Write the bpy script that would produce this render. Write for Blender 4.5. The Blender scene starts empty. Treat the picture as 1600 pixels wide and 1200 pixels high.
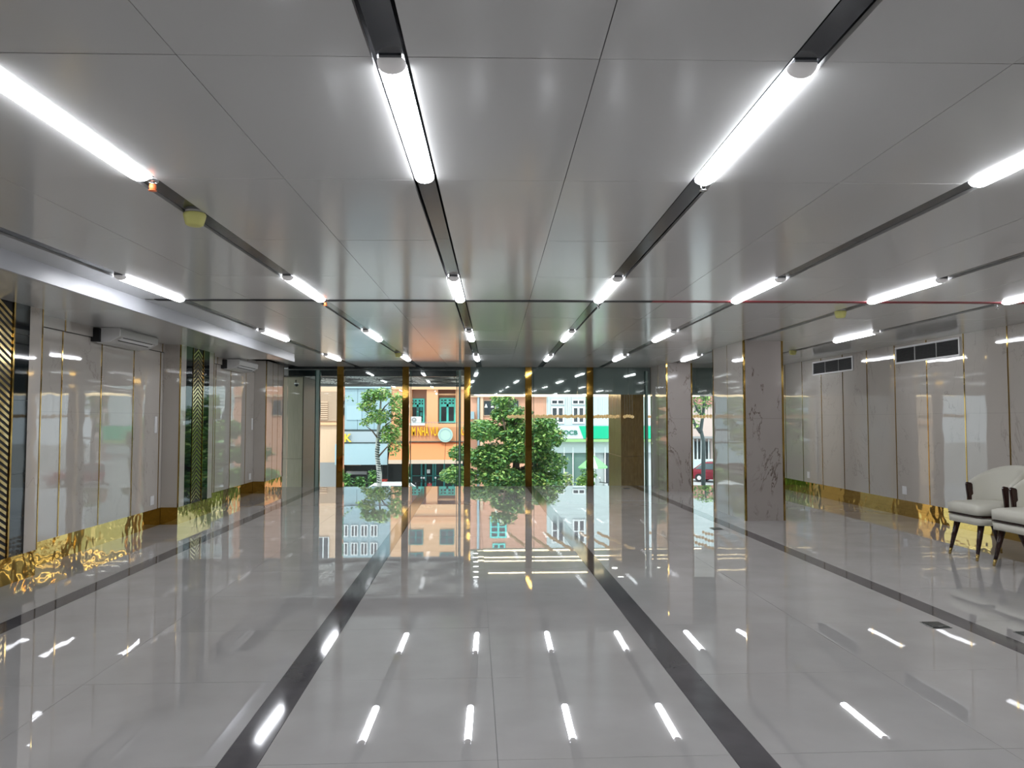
import bpy, bmesh, math, random
from mathutils import Vector, Matrix

S = bpy.context.scene
COL = S.collection
PI = math.pi
R = random.Random(7)

# ------------------------------------------------------------------ camera
CAM_H = 1.54
cam_d = bpy.data.cameras.new('camera')
cam = bpy.data.objects.new('camera', cam_d)
COL.objects.link(cam)
cam_d.sensor_fit = 'HORIZONTAL'
cam_d.sensor_width = 36.0
cam_d.lens = 1180.0 / 1600.0 * 36.0
cam_d.clip_start = 0.05
cam_d.clip_end = 400
cam.location = (0, 0, CAM_H)
cam.rotation_euler = (PI / 2 + math.atan(55 / 1180), 0, -math.atan(59 / 1180))
S.camera = cam

# ------------------------------------------------------------------ world, sun, exposure
W = bpy.data.worlds.new('sky')
S.world = W
W.use_nodes = True
wn = W.node_tree
wn.nodes.clear()
wo = wn.nodes.new('ShaderNodeOutputWorld')
wb = wn.nodes.new('ShaderNodeBackground')
wb.inputs['Color'].default_value = (0.80, 0.90, 1.0, 1)
wb.inputs['Strength'].default_value = 2.3
wn.links.new(wb.outputs[0], wo.inputs[0])

sun_d = bpy.data.lights.new('sun', 'SUN')
sun_d.energy = 2.3
sun_d.angle = math.radians(3)
sun_d.color = (1.0, 0.95, 0.86)
sun = bpy.data.objects.new('sun', sun_d)
COL.objects.link(sun)
sun.location = (-12, -10, 40)
sun.rotation_euler = Vector((0.35, 0.62, -1.0)).to_track_quat('-Z', 'Y').to_euler()

TUBE_STRENGTH = 27.0
S.view_settings.view_transform = 'Standard'
S.view_settings.look = 'None'
S.view_settings.gamma = 1.0
S.view_settings.use_curve_mapping = False
S.view_settings.exposure = 0.0

# ------------------------------------------------------------------ materials
MATS = {}


def mat(name, color=(.8, .8, .8), rough=.5, metal=0.0, ior=1.5, emit=None, estr=0.0, bump=None, alpha=1.0):
    m = bpy.data.materials.new(name)
    m.use_nodes = True
    nt = m.node_tree
    b = nt.nodes['Principled BSDF']
    b.inputs['Base Color'].default_value = (*color, 1)
    b.inputs['Roughness'].default_value = rough
    b.inputs['Metallic'].default_value = metal
    b.inputs['IOR'].default_value = ior
    if emit:
        b.inputs['Emission Color'].default_value = (*emit, 1)
        b.inputs['Emission Strength'].default_value = estr
    if bump:
        scale, strength, dist = bump
        geo = nt.nodes.new('ShaderNodeNewGeometry')
        nz = nt.nodes.new('ShaderNodeTexNoise')
        nz.inputs['Scale'].default_value = scale
        nz.inputs['Detail'].default_value = 1.0
        bp = nt.nodes.new('ShaderNodeBump')
        bp.inputs['Strength'].default_value = strength
        bp.inputs['Distance'].default_value = dist
        nt.links.new(geo.outputs['Position'], nz.inputs['Vector'])
        nt.links.new(nz.outputs['Fac'], bp.inputs['Height'])
        nt.links.new(bp.outputs[0], b.inputs['Normal'])
    MATS[name] = m
    return m


def color_noise(m, c1, c2, scale=3.0, detail=4.0, lo=.3, hi=.7, coords='Position', stretch=None):
    """mix two colours by noise into the base colour"""
    nt = m.node_tree
    b = nt.nodes['Principled BSDF']
    geo = nt.nodes.new('ShaderNodeNewGeometry')
    nz = nt.nodes.new('ShaderNodeTexNoise')
    nz.inputs['Scale'].default_value = scale
    nz.inputs['Detail'].default_value = detail
    src = geo.outputs['Position']
    if stretch:
        mp = nt.nodes.new('ShaderNodeMapping')
        mp.inputs['Scale'].default_value = stretch
        nt.links.new(src, mp.inputs['Vector'])
        src = mp.outputs[0]
    nt.links.new(src, nz.inputs['Vector'])
    rp = nt.nodes.new('ShaderNodeValToRGB')
    rp.color_ramp.elements[0].position = lo
    rp.color_ramp.elements[1].position = hi
    rp.color_ramp.elements[0].color = (*c1, 1)
    rp.color_ramp.elements[1].color = (*c2, 1)
    nt.links.new(nz.outputs['Fac'], rp.inputs['Fac'])
    nt.links.new(rp.outputs[0], b.inputs['Base Color'])
    return rp


def veins(m, base, cloud, vein, amount=1.0, width=.012, scale=1.6):
    """marble: soft clouds plus thin meandering veins"""
    nt = m.node_tree
    b = nt.nodes['Principled BSDF']
    L = nt.links.new
    geo = nt.nodes.new('ShaderNodeNewGeometry')
    n1 = nt.nodes.new('ShaderNodeTexNoise')
    n1.inputs['Scale'].default_value = 1.3
    n1.inputs['Detail'].default_value = 3
    L(geo.outputs['Position'], n1.inputs['Vector'])
    mx = nt.nodes.new('ShaderNodeMix')
    mx.data_type = 'RGBA'
    mx.inputs['A'].default_value = (*base, 1)
    mx.inputs['B'].default_value = (*cloud, 1)
    L(n1.outputs['Fac'], mx.inputs['Factor'])
    n2 = nt.nodes.new('ShaderNodeTexNoise')
    n2.inputs['Scale'].default_value = scale
    n2.inputs['Detail'].default_value = 6
    n2.inputs['Roughness'].default_value = .62
    n2.inputs['Distortion'].default_value = .6
    mp = nt.nodes.new('ShaderNodeMapping')
    mp.inputs['Rotation'].default_value = (.5, .6, .3)
    mp.inputs['Scale'].default_value = (1.0, 1.0, .55)
    L(geo.outputs['Position'], mp.inputs['Vector'])
    L(mp.outputs[0], n2.inputs['Vector'])
    s1 = nt.nodes.new('ShaderNodeMath')
    s1.operation = 'SUBTRACT'
    s1.inputs[1].default_value = .5
    L(n2.outputs['Fac'], s1.inputs[0])
    s2 = nt.nodes.new('ShaderNodeMath')
    s2.operation = 'ABSOLUTE'
    L(s1.outputs[0], s2.inputs[0])
    rp = nt.nodes.new('ShaderNodeValToRGB')
    rp.color_ramp.elements[0].position = 0
    rp.color_ramp.elements[0].color = (1, 1, 1, 1)
    rp.color_ramp.elements[1].position = width
    rp.color_ramp.elements[1].color = (0, 0, 0, 1)
    L(s2.outputs[0], rp.inputs['Fac'])
    n3 = nt.nodes.new('ShaderNodeTexNoise')
    n3.inputs['Scale'].default_value = 2.2
    n3.inputs['Detail'].default_value = 2
    L(geo.outputs['Position'], n3.inputs['Vector'])
    r3 = nt.nodes.new('ShaderNodeValToRGB')
    r3.color_ramp.elements[0].position = .36
    r3.color_ramp.elements[1].position = .56
    L(n3.outputs['Fac'], r3.inputs['Fac'])
    mm = nt.nodes.new('ShaderNodeMath')
    mm.operation = 'MULTIPLY'
    L(rp.outputs[0], mm.inputs[0])
    L(r3.outputs[0], mm.inputs[1])
    ma = nt.nodes.new('ShaderNodeMath')
    ma.operation = 'MULTIPLY'
    ma.inputs[1].default_value = amount
    L(mm.outputs[0], ma.inputs[0])
    m2 = nt.nodes.new('ShaderNodeMix')
    m2.data_type = 'RGBA'
    L(mx.outputs['Result'], m2.inputs['A'])
    m2.inputs['B'].default_value = (*vein, 1)
    L(ma.outputs[0], m2.inputs['Factor'])
    L(m2.outputs['Result'], b.inputs['Base Color'])


# setting
floor_m = mat('polished_tile', (.42, .41, .41), .010, ior=2.5, bump=(7, .008, .004))
color_noise(floor_m, (.42, .408, .398), (.48, .468, .458), 2.2, 6)
grout_m = mat('grout', (.16, .16, .16), .6)
strip_m = mat('dark_border_tile', (.075, .072, .078), .06)
color_noise(strip_m, (.075, .072, .077), (.105, .10, .107), 4, 6)
ceil_m = mat('ceiling_panel', (.60, .60, .59), .14, bump=(1.7, .05, .02))
channel_m = mat('dark_channel', (.022, .026, .034), .16)
reveal_m = mat('black_reveal', (.004, .004, .006), .6)
white_m = mat('white_paint', (.44, .45, .48), .35)
wall_m = mat('wall_marble', (.42, .40, .385), .025, ior=1.6, bump=(3.2, .10, .010))
veins(wall_m, (.48, .445, .40), (.55, .515, .47), (.31, .265, .235), .55, .006, .9)
col_m = mat('column_marble', (.45, .42, .41), .07, bump=(2.5, .06, .006))
veins(col_m, (.36, .325, .30), (.43, .39, .365), (.09, .055, .04), .9, .012, 1.6)
gold_m = mat('gold_trim', (.40, .26, .07), .09, 1.0, bump=(6, .10, .01))
goldmirror_m = mat('gold_mirror', (.62, .43, .12), .03, 1.0, bump=(5.5, .22, .016))
goldfin_m = mat('gold_fin', (.34, .20, .04), .06, 1.0, bump=(3.5, .12, .012))
goldbar_m = mat('gold_bar', (.60, .46, .22), .12, 1.0, bump=(6, .15, .01))
black_m = mat('black_glass', (.006, .008, .010), .03, bump=(3, .08, .008))
bulk_m = mat('gray_glass', (.31, .36, .35), .05, bump=(2, .03, .005))
header_m = mat('dark_green_metal', (.008, .018, .022), .25)
concrete_m = mat('slab', (.35, .35, .34), .8)
tube_m = mat('tube_diffuser', (.9, .9, .92), .4, emit=(.93, .95, 1.0), estr=TUBE_STRENGTH)
cap_m = mat('tube_cap', (.70, .69, .69), .5, emit=(1.0, .98, .96), estr=.14)
yellow_m = mat('yellow_cap', (.62, .60, .20), .5)
orange_m = mat('orange_cap', (.85, .20, .06), .5)
chrome_m = mat('chrome', (.55, .55, .55), .15, 1.0)
red_m = mat('red_strip', (.22, .012, .02), .55)
plastic_m = mat('white_plastic', (.78, .78, .78), .3)
acside_m = mat('ac_plastic', (.50, .49, .475), .35)
dark_m = mat('dark_slot', (.012, .012, .013), .6)
louver_m = mat('louver', (.085, .085, .085), .4)
leather_m = mat('cream_leather', (.62, .605, .52), .38)
wood_m = mat('dark_wood', (.030, .010, .007), .22)
brass_m = mat('brass', (.50, .36, .13), .25, 1.0)


def glass_mat(name, tint, ior=1.45):
    m = bpy.data.materials.new(name)
    m.use_nodes = True
    nt = m.node_tree
    nt.nodes.clear()
    o = nt.nodes.new('ShaderNodeOutputMaterial')
    mx = nt.nodes.new('ShaderNodeMixShader')
    tr = nt.nodes.new('ShaderNodeBsdfTransparent')
    tr.inputs['Color'].default_value = (*tint, 1)
    gl = nt.nodes.new('ShaderNodeBsdfGlossy')
    gl.inputs['Roughness'].default_value = 0.0
    fr = nt.nodes.new('ShaderNodeFresnel')
    fr.inputs['IOR'].default_value = ior
    nt.links.new(fr.outputs[0], mx.inputs[0])
    nt.links.new(tr.outputs[0], mx.inputs[1])
    nt.links.new(gl.outputs[0], mx.inputs[2])
    nt.links.new(mx.outputs[0], o.inputs[0])
    return m


glass_m = glass_mat('clear_glass', (.955, .985, .97))
glassedge_m = mat('green_glass_edge', (.03, .09, .075), .1)
glasspale_m = mat('pale_glass_edge', (.30, .42, .38), .2)

# ------------------------------------------------------------------ mesh helpers
CACHE = {}


def tag(o, label=None, cat=None, group=None, kind=None):
    if label:
        o['label'] = label
    if cat:
        o['category'] = cat
    if group:
        o['group'] = group
    if kind:
        o['kind'] = kind
    return o


def wloc(p):
    v = Vector((0, 0, 0))
    while p is not None:
        v = v + p.location
        p = p.parent
    return v


def link(name, data, parent=None, loc=(0, 0, 0)):
    """loc is in the frame of the root's parent (world unless the root is turned)"""
    o = bpy.data.objects.new(name, data)
    COL.objects.link(o)
    o.parent = parent
    o.location = Vector(loc) - wloc(parent)
    return o


def empty(name, loc, label=None, cat=None, group=None, kind=None):
    o = bpy.data.objects.new(name, None)
    o.empty_display_size = .1
    COL.objects.link(o)
    o.location = loc
    return tag(o, label, cat, group, kind)


def mesh_from_bm(name, bm, m, smooth=False):
    me = bpy.data.meshes.new(name)
    bm.normal_update()
    bm.to_mesh(me)
    bm.free()
    for mm in (m if isinstance(m, (list, tuple)) else [m]):
        me.materials.append(mm)
    if smooth:
        for p in me.polygons:
            p.use_smooth = True
    return me


def boxmesh(sx, sy, sz, m, bevel=0.0, seg=1):
    key = ('box', round(sx, 4), round(sy, 4), round(sz, 4), m.name, bevel, seg)
    if key not in CACHE:
        bm = bmesh.new()
        bmesh.ops.create_cube(bm, size=1.0)
        bmesh.ops.scale(bm, vec=(sx, sy, sz), verts=bm.verts)
        if bevel > 0:
            bmesh.ops.bevel(bm, geom=list(bm.edges), offset=bevel, segments=seg, affect='EDGES', profile=.5)
        CACHE[key] = mesh_from_bm('box', bm, m)
    return CACHE[key]


def box(name, x0, x1, y0, y1, z0, z1, m, parent=None, bevel=0.0, seg=1):
    me = boxmesh(abs(x1 - x0), abs(y1 - y0), abs(z1 - z0), m, bevel, seg)
    return link(name, me, parent, ((x0 + x1) / 2, (y0 + y1) / 2, (z0 + z1) / 2))


def addbox(bm, x0, x1, y0, y1, z0, z1):
    vs = [bm.verts.new((x, y, z)) for x in (x0, x1) for y in (y0, y1) for z in (z0, z1)]
    for f in ((0, 1, 3, 2), (4, 6, 7, 5), (0, 4, 5, 1), (2, 3, 7, 6), (0, 2, 6, 4), (1, 5, 7, 3)):
        bm.faces.new([vs[i] for i in f])


def prism(name, poly, axis, a, b, m, parent=None, smooth=False):
    """extrude a closed polygon (list of 2-tuples) along axis between a and b; world coordinates"""
    bm = bmesh.new()
    def pt(p, t):
        if axis == 'x':
            return (t, p[0], p[1])
        if axis == 'y':
            return (p[0], t, p[1])
        return (p[0], p[1], t)
    va = [bm.verts.new(pt(p, a)) for p in poly]
    vb = [bm.verts.new(pt(p, b)) for p in poly]
    n = len(poly)
    bm.faces.new(va)
    bm.faces.new(list(reversed(vb)))
    for i in range(n):
        bm.faces.new((va[i], vb[i], vb[(i + 1) % n], va[(i + 1) % n]))
    bmesh.ops.recalc_face_normals(bm, faces=bm.faces)
    c = sum((v.co for v in bm.verts), Vector()) / len(bm.verts)
    for v in bm.verts:
        v.co -= c
    return link(name, mesh_from_bm(name, bm, m, smooth), parent, c)


def tube_bm(bm, pts, radii, n=8, cap=True):
    rings = []
    for i, p in enumerate(pts):
        p = Vector(p)
        a = Vector(pts[max(i - 1, 0)])
        b = Vector(pts[min(i + 1, len(pts) - 1)])
        d = (b - a).normalized()
        up = Vector((0, 0, 1)) if abs(d.z) < .95 else Vector((1, 0, 0))
        u = d.cross(up).normalized()
        v = u.cross(d).normalized()
        r = radii[i] if isinstance(radii, (list, tuple)) else radii
        rings.append([bm.verts.new(p + (u * math.cos(t) + v * math.sin(t)) * r)
                      for t in [2 * PI * k / n for k in range(n)]])
    for i in range(len(rings) - 1):
        for k in range(n):
            bm.faces.new((rings[i][k], rings[i][(k + 1) % n], rings[i + 1][(k + 1) % n], rings[i + 1][k]))
    if cap:
        bm.faces.new(list(reversed(rings[0])))
        bm.faces.new(rings[-1])


def tube(name, pts, radii, m, parent=None, n=8, smooth=True):
    bm = bmesh.new()
    c = Vector(pts[0])
    tube_bm(bm, [Vector(p) - c for p in pts], radii, n)
    bmesh.ops.recalc_face_normals(bm, faces=bm.faces)
    return link(name, mesh_from_bm(name, bm, m, smooth), parent, c)


def lathe_mesh(prof, m, n=24, key=None, smooth=True):
    k = ('lathe', key, m.name)
    if key and k in CACHE:
        return CACHE[k]
    bm = bmesh.new()
    rings = []
    for r, z in prof:
        if r < 1e-5:
            rings.append([bm.verts.new((0, 0, z))])
        else:
            rings.append([bm.verts.new((r * math.cos(2 * PI * i / n), r * math.sin(2 * PI * i / n), z)) for i in range(n)])
    for a, b in zip(rings[:-1], rings[1:]):
        for i in range(n):
            j = (i + 1) % n
            q = []
            for v in ((a[i % len(a)]), (a[j % len(a)]), (b[j % len(b)]), (b[i % len(b)])):
                if v not in q:
                    q.append(v)
            if len(q) > 2:
                bm.faces.new(q)
    bmesh.ops.recalc_face_normals(bm, faces=bm.faces)
    me = mesh_from_bm('lathe', bm, m, smooth)
    if key:
        CACHE[k] = me
    return me


def sphere_mesh(r, m, seg=12, rings=8):
    k = ('sph', r, m.name, seg)
    if k not in CACHE:
        bm = bmesh.new()
        bmesh.ops.create_uvsphere(bm, u_segments=seg, v_segments=rings, radius=r)
        CACHE[k] = mesh_from_bm('sphere', bm, m, True)
    return CACHE[k]


ORD = ['first', 'second', 'third', 'fourth', 'fifth', 'sixth', 'seventh', 'eighth', 'ninth', 'tenth', 'eleventh', 'twelfth',
       'thirteenth', 'fourteenth']

# ------------------------------------------------------------------ dimensions of the hall
CEIL = 2.74
SOFF = 2.65
FRONT = 17.40        # glass front
BACK = -5.0
XL, XP = -4.58, -4.33   # left wall recess, pilaster face
XR = 6.85
STREET = -3.0

# ------------------------------------------------------------------ floor
fl = box('floor', XL - .15, XR + .15, BACK, FRONT + .12, -.35, -.006, grout_m)
tag(fl, kind='structure')
tag(fl, 'polished light grey tile floor with dark border strips')
borders = [(-3.57, -3.39), (-1.14, -.96), (1.18, 1.36), (3.60, 3.78)]
xcols = []
edges = [XL - .02] + [e for b in borders for e in b] + [XR + .02]
for i in range(0, len(edges), 2):
    a, b = edges[i], edges[i + 1]
    n = max(1, round((b - a) / 1.1))
    for k in range(n):
        xcols.append((a + (b - a) * k / n, a + (b - a) * (k + 1) / n))
rows = []
y = 3.49 - 1.088 * 8
while y < FRONT + .1:
    rows.append((y, min(y + 1.088, FRONT + .1)))
    y += 1.088
for (x0, x1) in xcols:
    for (y0, y1) in rows:
        if y1 < -2 and y0 < BACK - .5:
            continue
        g = .0012
        o = box('tile', x0 + g, x1 - g, max(y0, BACK) + g, y1 - g, -.014, 0, floor_m, fl)
        o.rotation_euler = (R.uniform(-.0006, .0006), R.uniform(-.0005, .0005), 0)
for (x0, x1) in borders:
    yy = BACK
    while yy < FRONT + .05:
        y1 = min(yy + 2.176, FRONT + .1)
        box('border_strip', x0 + .001, x1 - .001, yy + .0001, y1 - .0001, -.012, .0004, strip_m, fl)
        yy += 2.176

# ------------------------------------------------------------------ ceiling (its grid is turned a little against the floor grid)
CROT = -.027
ce = link('ceiling', boxmesh(16, 26, .12, reveal_m), None, (0, 6.0, CEIL + .14))
tag(ce, 'pale grey metal panel ceiling with dark light channels', kind='structure')


def uv2w(u, v):
    return (u * math.cos(CROT) - v * math.sin(CROT), u * math.sin(CROT) + v * math.cos(CROT))


def w2uv(x, y):
    return (x * math.cos(CROT) + y * math.sin(CROT), -x * math.sin(CROT) + y * math.cos(CROT))


def clip_poly(poly, x0, x1, y0, y1):
    """clip a convex polygon to a rectangle"""
    def cut(pl, f, inter):
        out = []
        for i in range(len(pl)):
            a, b = pl[i], pl[(i + 1) % len(pl)]
            if f(a):
                out.append(a)
            if f(a) != f(b):
                out.append(inter(a, b))
        return out
    def lx(c):
        return lambda a, b: (c, a[1] + (b[1] - a[1]) * (c - a[0]) / (b[0] - a[0]))
    def ly(c):
        return lambda a, b: (a[0] + (b[0] - a[0]) * (c - a[1]) / (b[1] - a[1]), c)
    for f, it in ((lambda p: p[0] >= x0, lx(x0)), (lambda p: p[0] <= x1, lx(x1)),
                  (lambda p: p[1] >= y0, ly(y0)), (lambda p: p[1] <= y1, ly(y1))):
        poly = cut(poly, f, it)
        if len(poly) < 3:
            return []
    return poly


XB = -3.32          # bulkhead face
BULK_END = 14.1


def ceil_piece(name, u0, u1, v0, v1, z0, z1, m, tilt=True, xmin=None):
    quad = [uv2w(u0, v0), uv2w(u1, v0), uv2w(u1, v1), uv2w(u0, v1)]
    poly = clip_poly(quad, XL if xmin is None else xmin, XR, BACK, FRONT)
    if len(poly) < 3:
        return
    cx = sum(p[0] for p in poly) / len(poly)
    cy = sum(p[1] for p in poly) / len(poly)
    bm = bmesh.new()
    lo = [bm.verts.new((p[0] - cx, p[1] - cy, z0 - (z0 + z1) / 2)) for p in poly]
    hi = [bm.verts.new((p[0] - cx, p[1] - cy, z1 - (z0 + z1) / 2)) for p in poly]
    bm.faces.new(list(reversed(lo)))
    bm.faces.new(hi)
    for i in range(len(poly)):
        j = (i + 1) % len(poly)
        bm.faces.new((lo[i], lo[j], hi[j], hi[i]))
    o = link(name, mesh_from_bm(name, bm, m), ce, (cx, cy, (z0 + z1) / 2))
    if tilt:
        o.rotation_euler = (R.uniform(-.0013, .0013), R.uniform(-.0013, .0013), 0)
    return o


MOD = 1.29
V0 = 2.46
U = [-.35 + 1.4 * k for k in range(-3, 6)]
HALF = .06
vlines = [V0 + MOD * k for k in range(-6, 13)]
GAP_V = V0 + MOD * 4         # the dark cross gap
for ui in range(len(U) - 1):
    ua, ub = U[ui] + HALF, U[ui + 1] - HALF
    um = (ua + ub) / 2
    for vi in range(len(vlines) - 1):
        va, vb = vlines[vi], vlines[vi + 1]
        if abs(va - GAP_V) < .01:
            va += .042
        if abs(vb - GAP_V) < .01:
            vb -= .042
        for (p, q) in ((ua, um), (um, ub)):
            ceil_piece('panel', p + .0016, q - .0016, va + .0016, vb - .0016, CEIL, CEIL + .02, ceil_m)
# dark channel plates between the panels, one per module where no light sits
for u in U:
    for vi in range(len(vlines) - 1):
        ceil_piece('channel_plate', u - .046, u + .046, vlines[vi] + .002, vlines[vi + 1] - .002, CEIL + .012, CEIL + .03, channel_m, False)
# the red strip lying in the cross gap on the right hand side
ceil_piece('red_strip', 1.6, 6.9, GAP_V - .046, GAP_V + .046, CEIL - .006, CEIL + .012, red_m, False)
ceil_piece('black_strip', -3.4, 1.6, GAP_V - .046, GAP_V + .046, CEIL - .006, CEIL + .012, reveal_m, False)

# linear lights
TUBE_W, TUBE_L = .098, 1.27


def light_meshes():
    bm = bmesh.new()
    n = 8
    prof = []
    for i in range(n + 1):
        t = PI * i / n
        prof.append((-TUBE_W / 2 * math.cos(t), -.034 * math.sin(t)))
    L0, L1 = -TUBE_L / 2, TUBE_L / 2
    rings = []
    for (v, s) in ((L0 + .05, 1), (L1 - .05, 1), (L1 - .022, .93), (L1 - .006, .72), (L1, .35)):
        rings.append([bm.verts.new((x * (1 if s == 1 else (.5 + .5 * s)), v, z * s)) for x, z in prof])
    for a, b in zip(rings[:-1], rings[1:]):
        for i in range(n):
            bm.faces.new((a[i], b[i], b[i + 1], a[i + 1]))
    bm.faces.new(rings[-1])
    bmesh.ops.recalc_face_normals(bm, faces=bm.faces)
    d = mesh_from_bm('diffuser', bm, tube_m, True)
    bm = bmesh.new()
    rings = []
    for (v, s) in ((L0, .4), (L0 + .006, .72), (L0 + .022, .95), (L0 + .05, 1.03)):
        rings.append([bm.verts.new((x * (.5 + .5 * s), v, z * s)) for x, z in prof])
    for a, b in zip(rings[:-1], rings[1:]):
        for i in range(n):
            bm.faces.new((a[i], b[i], b[i + 1], a[i + 1]))
    bm.faces.new(rings[0])
    bmesh.ops.recalc_face_normals(bm, faces=bm.faces)
    c = mesh_from_bm('end_cap', bm, cap_m, True)
    h = boxmesh(.075, TUBE_L, .024, white_m)
    return d, c, h


LD, LC, LH = light_meshes()
rown = {-3: 'out', 0: 'nearest row', 3: 'second row from the camera', 6: 'third row from the camera', 9: 'farthest row, by the glass front'}
coln = {-2: 'leftmost strip', -1: 'second strip from left', 0: 'third strip from left', 1: 'fourth strip from left',
        2: 'fifth strip from left', 3: 'sixth strip from left', 4: 'rightmost strip'}
for k in range(-2, 5):
    for r in (-3, 0, 3, 6, 9):
        if k == 3 and r == 6:
            continue
        u = -.35 + 1.4 * k
        v = V0 + MOD * r + TUBE_L / 2 + .012
        x, y = uv2w(u, v)
        if y < BACK + .7 or y > FRONT - .7:
            continue
        t = empty('linear_ceiling_light', (x, y, CEIL + .004))
        t.rotation_euler = (0, 0, CROT)
        if r >= 0:
            tag(t, 'white linear light, ' + coln[k] + ', ' + rown[r], 'ceiling light', 'linear lights in the ceiling channels')
        else:
            tag(t, 'white linear light, ' + coln[k] + ', ' + ('just behind the camera'), 'ceiling light', 'linear lights in the ceiling channels')
        for nm, d, z in (('diffuser', LD, 0), ('end_cap', LC, 0), ('housing', LH, .012)):
            o = bpy.data.objects.new(nm, d)
            COL.objects.link(o)
            o.parent = t
            o.location = (0, 0, z)

# ------------------------------------------------------------------ building shell
sh = box('roof', -6.5, 9.0, BACK - .4, 22.6, 3.0, 3.3, concrete_m)
tag(sh, 'concrete slab over the hall and lobby', kind='structure')
wbk = box('wall_back', XL - .2, XR + .2, BACK - .25, BACK, -.35, 3.0, mat('back_wall_paint', (.38, .36, .34), .2))
tag(wbk, 'plain wall behind the camera', kind='structure')

# bulkhead along the left side
bk = box('trim_1', XL - .05, XB, BACK, BULK_END, SOFF, CEIL + .02, white_m, bevel=.004)
tag(bk, 'white dropped bulkhead along the left side of the ceiling', kind='structure')
box('edge_bead', XB - .022, XB + .004, BACK, BULK_END + .004, SOFF - .052, SOFF + .012, white_m, bk)
box('soffit_panel', XL, XB - .024, BACK, 4.0, SOFF - .008, SOFF, ceil_m, bk)
for (a, b) in ((4.0, 7.8), (7.8, 11.4), (11.4, BULK_END)):
    box('soffit_panel', XL, XB - .024, a + .002, b - .002, SOFF - .008, SOFF, ceil_m, bk)

# ------------------------------------------------------------------ right wall
wr = box('wall_right', XR + .02, XR + .30, BACK, FRONT + .12, -.35, 3.0, dark_m)
tag(wr, 'polished grey marble wall with brass joints on the right', kind='structure')
PW = .872
ys = [16.33 - PW * k for k in range(0, 25)]
ylist = [FRONT] + ys
for i in range(len(ylist) - 1):
    y1, y0 = ylist[i], max(ylist[i + 1], BACK)
    if y1 <= BACK:
        break
    box('panel', XR, XR + .02, y0 + .009, y1 - .009, .25, 1.62, wall_m, wr)
    box('panel', XR, XR + .02, y0 + .009, y1 - .009, 1.621, CEIL + .02, wall_m, wr)
    if y0 > BACK:
        box('brass_joint', XR - .004, XR + .016, y0 - .011, y0 + .011, .25, CEIL + .02, gold_m, wr)
bbr = box('baseboard_right', XR + .004, XR + .02, BACK, FRONT, 0, .25, goldmirror_m)
tag(bbr, 'mirror gold skirting along the right wall', kind='structure')
box('base_line', XR + .002, XR + .02, BACK, FRONT, .112, .116, gold_m, bbr)


# ------------------------------------------------------------------ left wall
wl = box('wall_left', XL - .30, XL - .02, BACK, FRONT + .12, -.35, 3.0, dark_m)
tag(wl, 'polished grey marble wall with brass joints on the left', kind='structure')


def left_bay(y0, y1, joints, top):
    ed = [y0] + joints + [y1]
    for a, b in zip(ed[:-1], ed[1:]):
        box('panel', XL - .02, XL, a + .006, b - .006, .25, 1.62, wall_m, wl)
        box('panel', XL - .02, XL, a + .006, b - .006, 1.621, 2.515, wall_m, wl)
        box('cornice_panel', XL - .02, XL + .025, a + .006, b - .006, 2.522, top, wall_m, wl)
    for j in joints:
        box('brass_joint', XL - .016, XL + .004, j - .011, j + .011, .25, 2.515, gold_m, wl)
        box('brass_joint', XL - .016, XL + .029, j - .010, j + .010, 2.522, top, gold_m, wl)


left_bay(7.78, 11.36, [8.62, 9.51, 10.39, 11.25], SOFF - .008)
left_bay(12.79, 15.98, [13.62, 14.45, 15.40], CEIL + .02)
left_bay(BACK, 6.38, [BACK + .87 * k for k in range(1, 13)], SOFF - .008)
bbl = box('baseboard_left', XL - .02, XL - .004, BACK, FRONT, 0, .25, goldmirror_m)
tag(bbl, 'mirror gold skirting along the left wall', kind='structure')


def chevron_bar_mesh(half, rise, th, dep, sgn):
    """one slanted bar of the chevron screen, in the y-z plane, facing +x"""
    bm = bmesh.new()
    poly = [(0, 0), (sgn * half, -rise), (sgn * half, -rise - th), (0, -th)]
    va = [bm.verts.new((0, p[0], p[1])) for p in poly]
    vb = [bm.verts.new((dep, p[0], p[1])) for p in poly]
    bm.faces.new(va)
    bm.faces.new(vb)
    for i in range(4):
        bm.faces.new((va[i], vb[i], vb[(i + 1) % 4], va[(i + 1) % 4]))
    bmesh.ops.recalc_face_normals(bm, faces=bm.faces)
    return mesh_from_bm('bar', bm, goldbar_m)


CH_H = .205
BARS = {s: chevron_bar_mesh(CH_H, .11, .032, .0035, s) for s in (-1, 1)}


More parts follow.
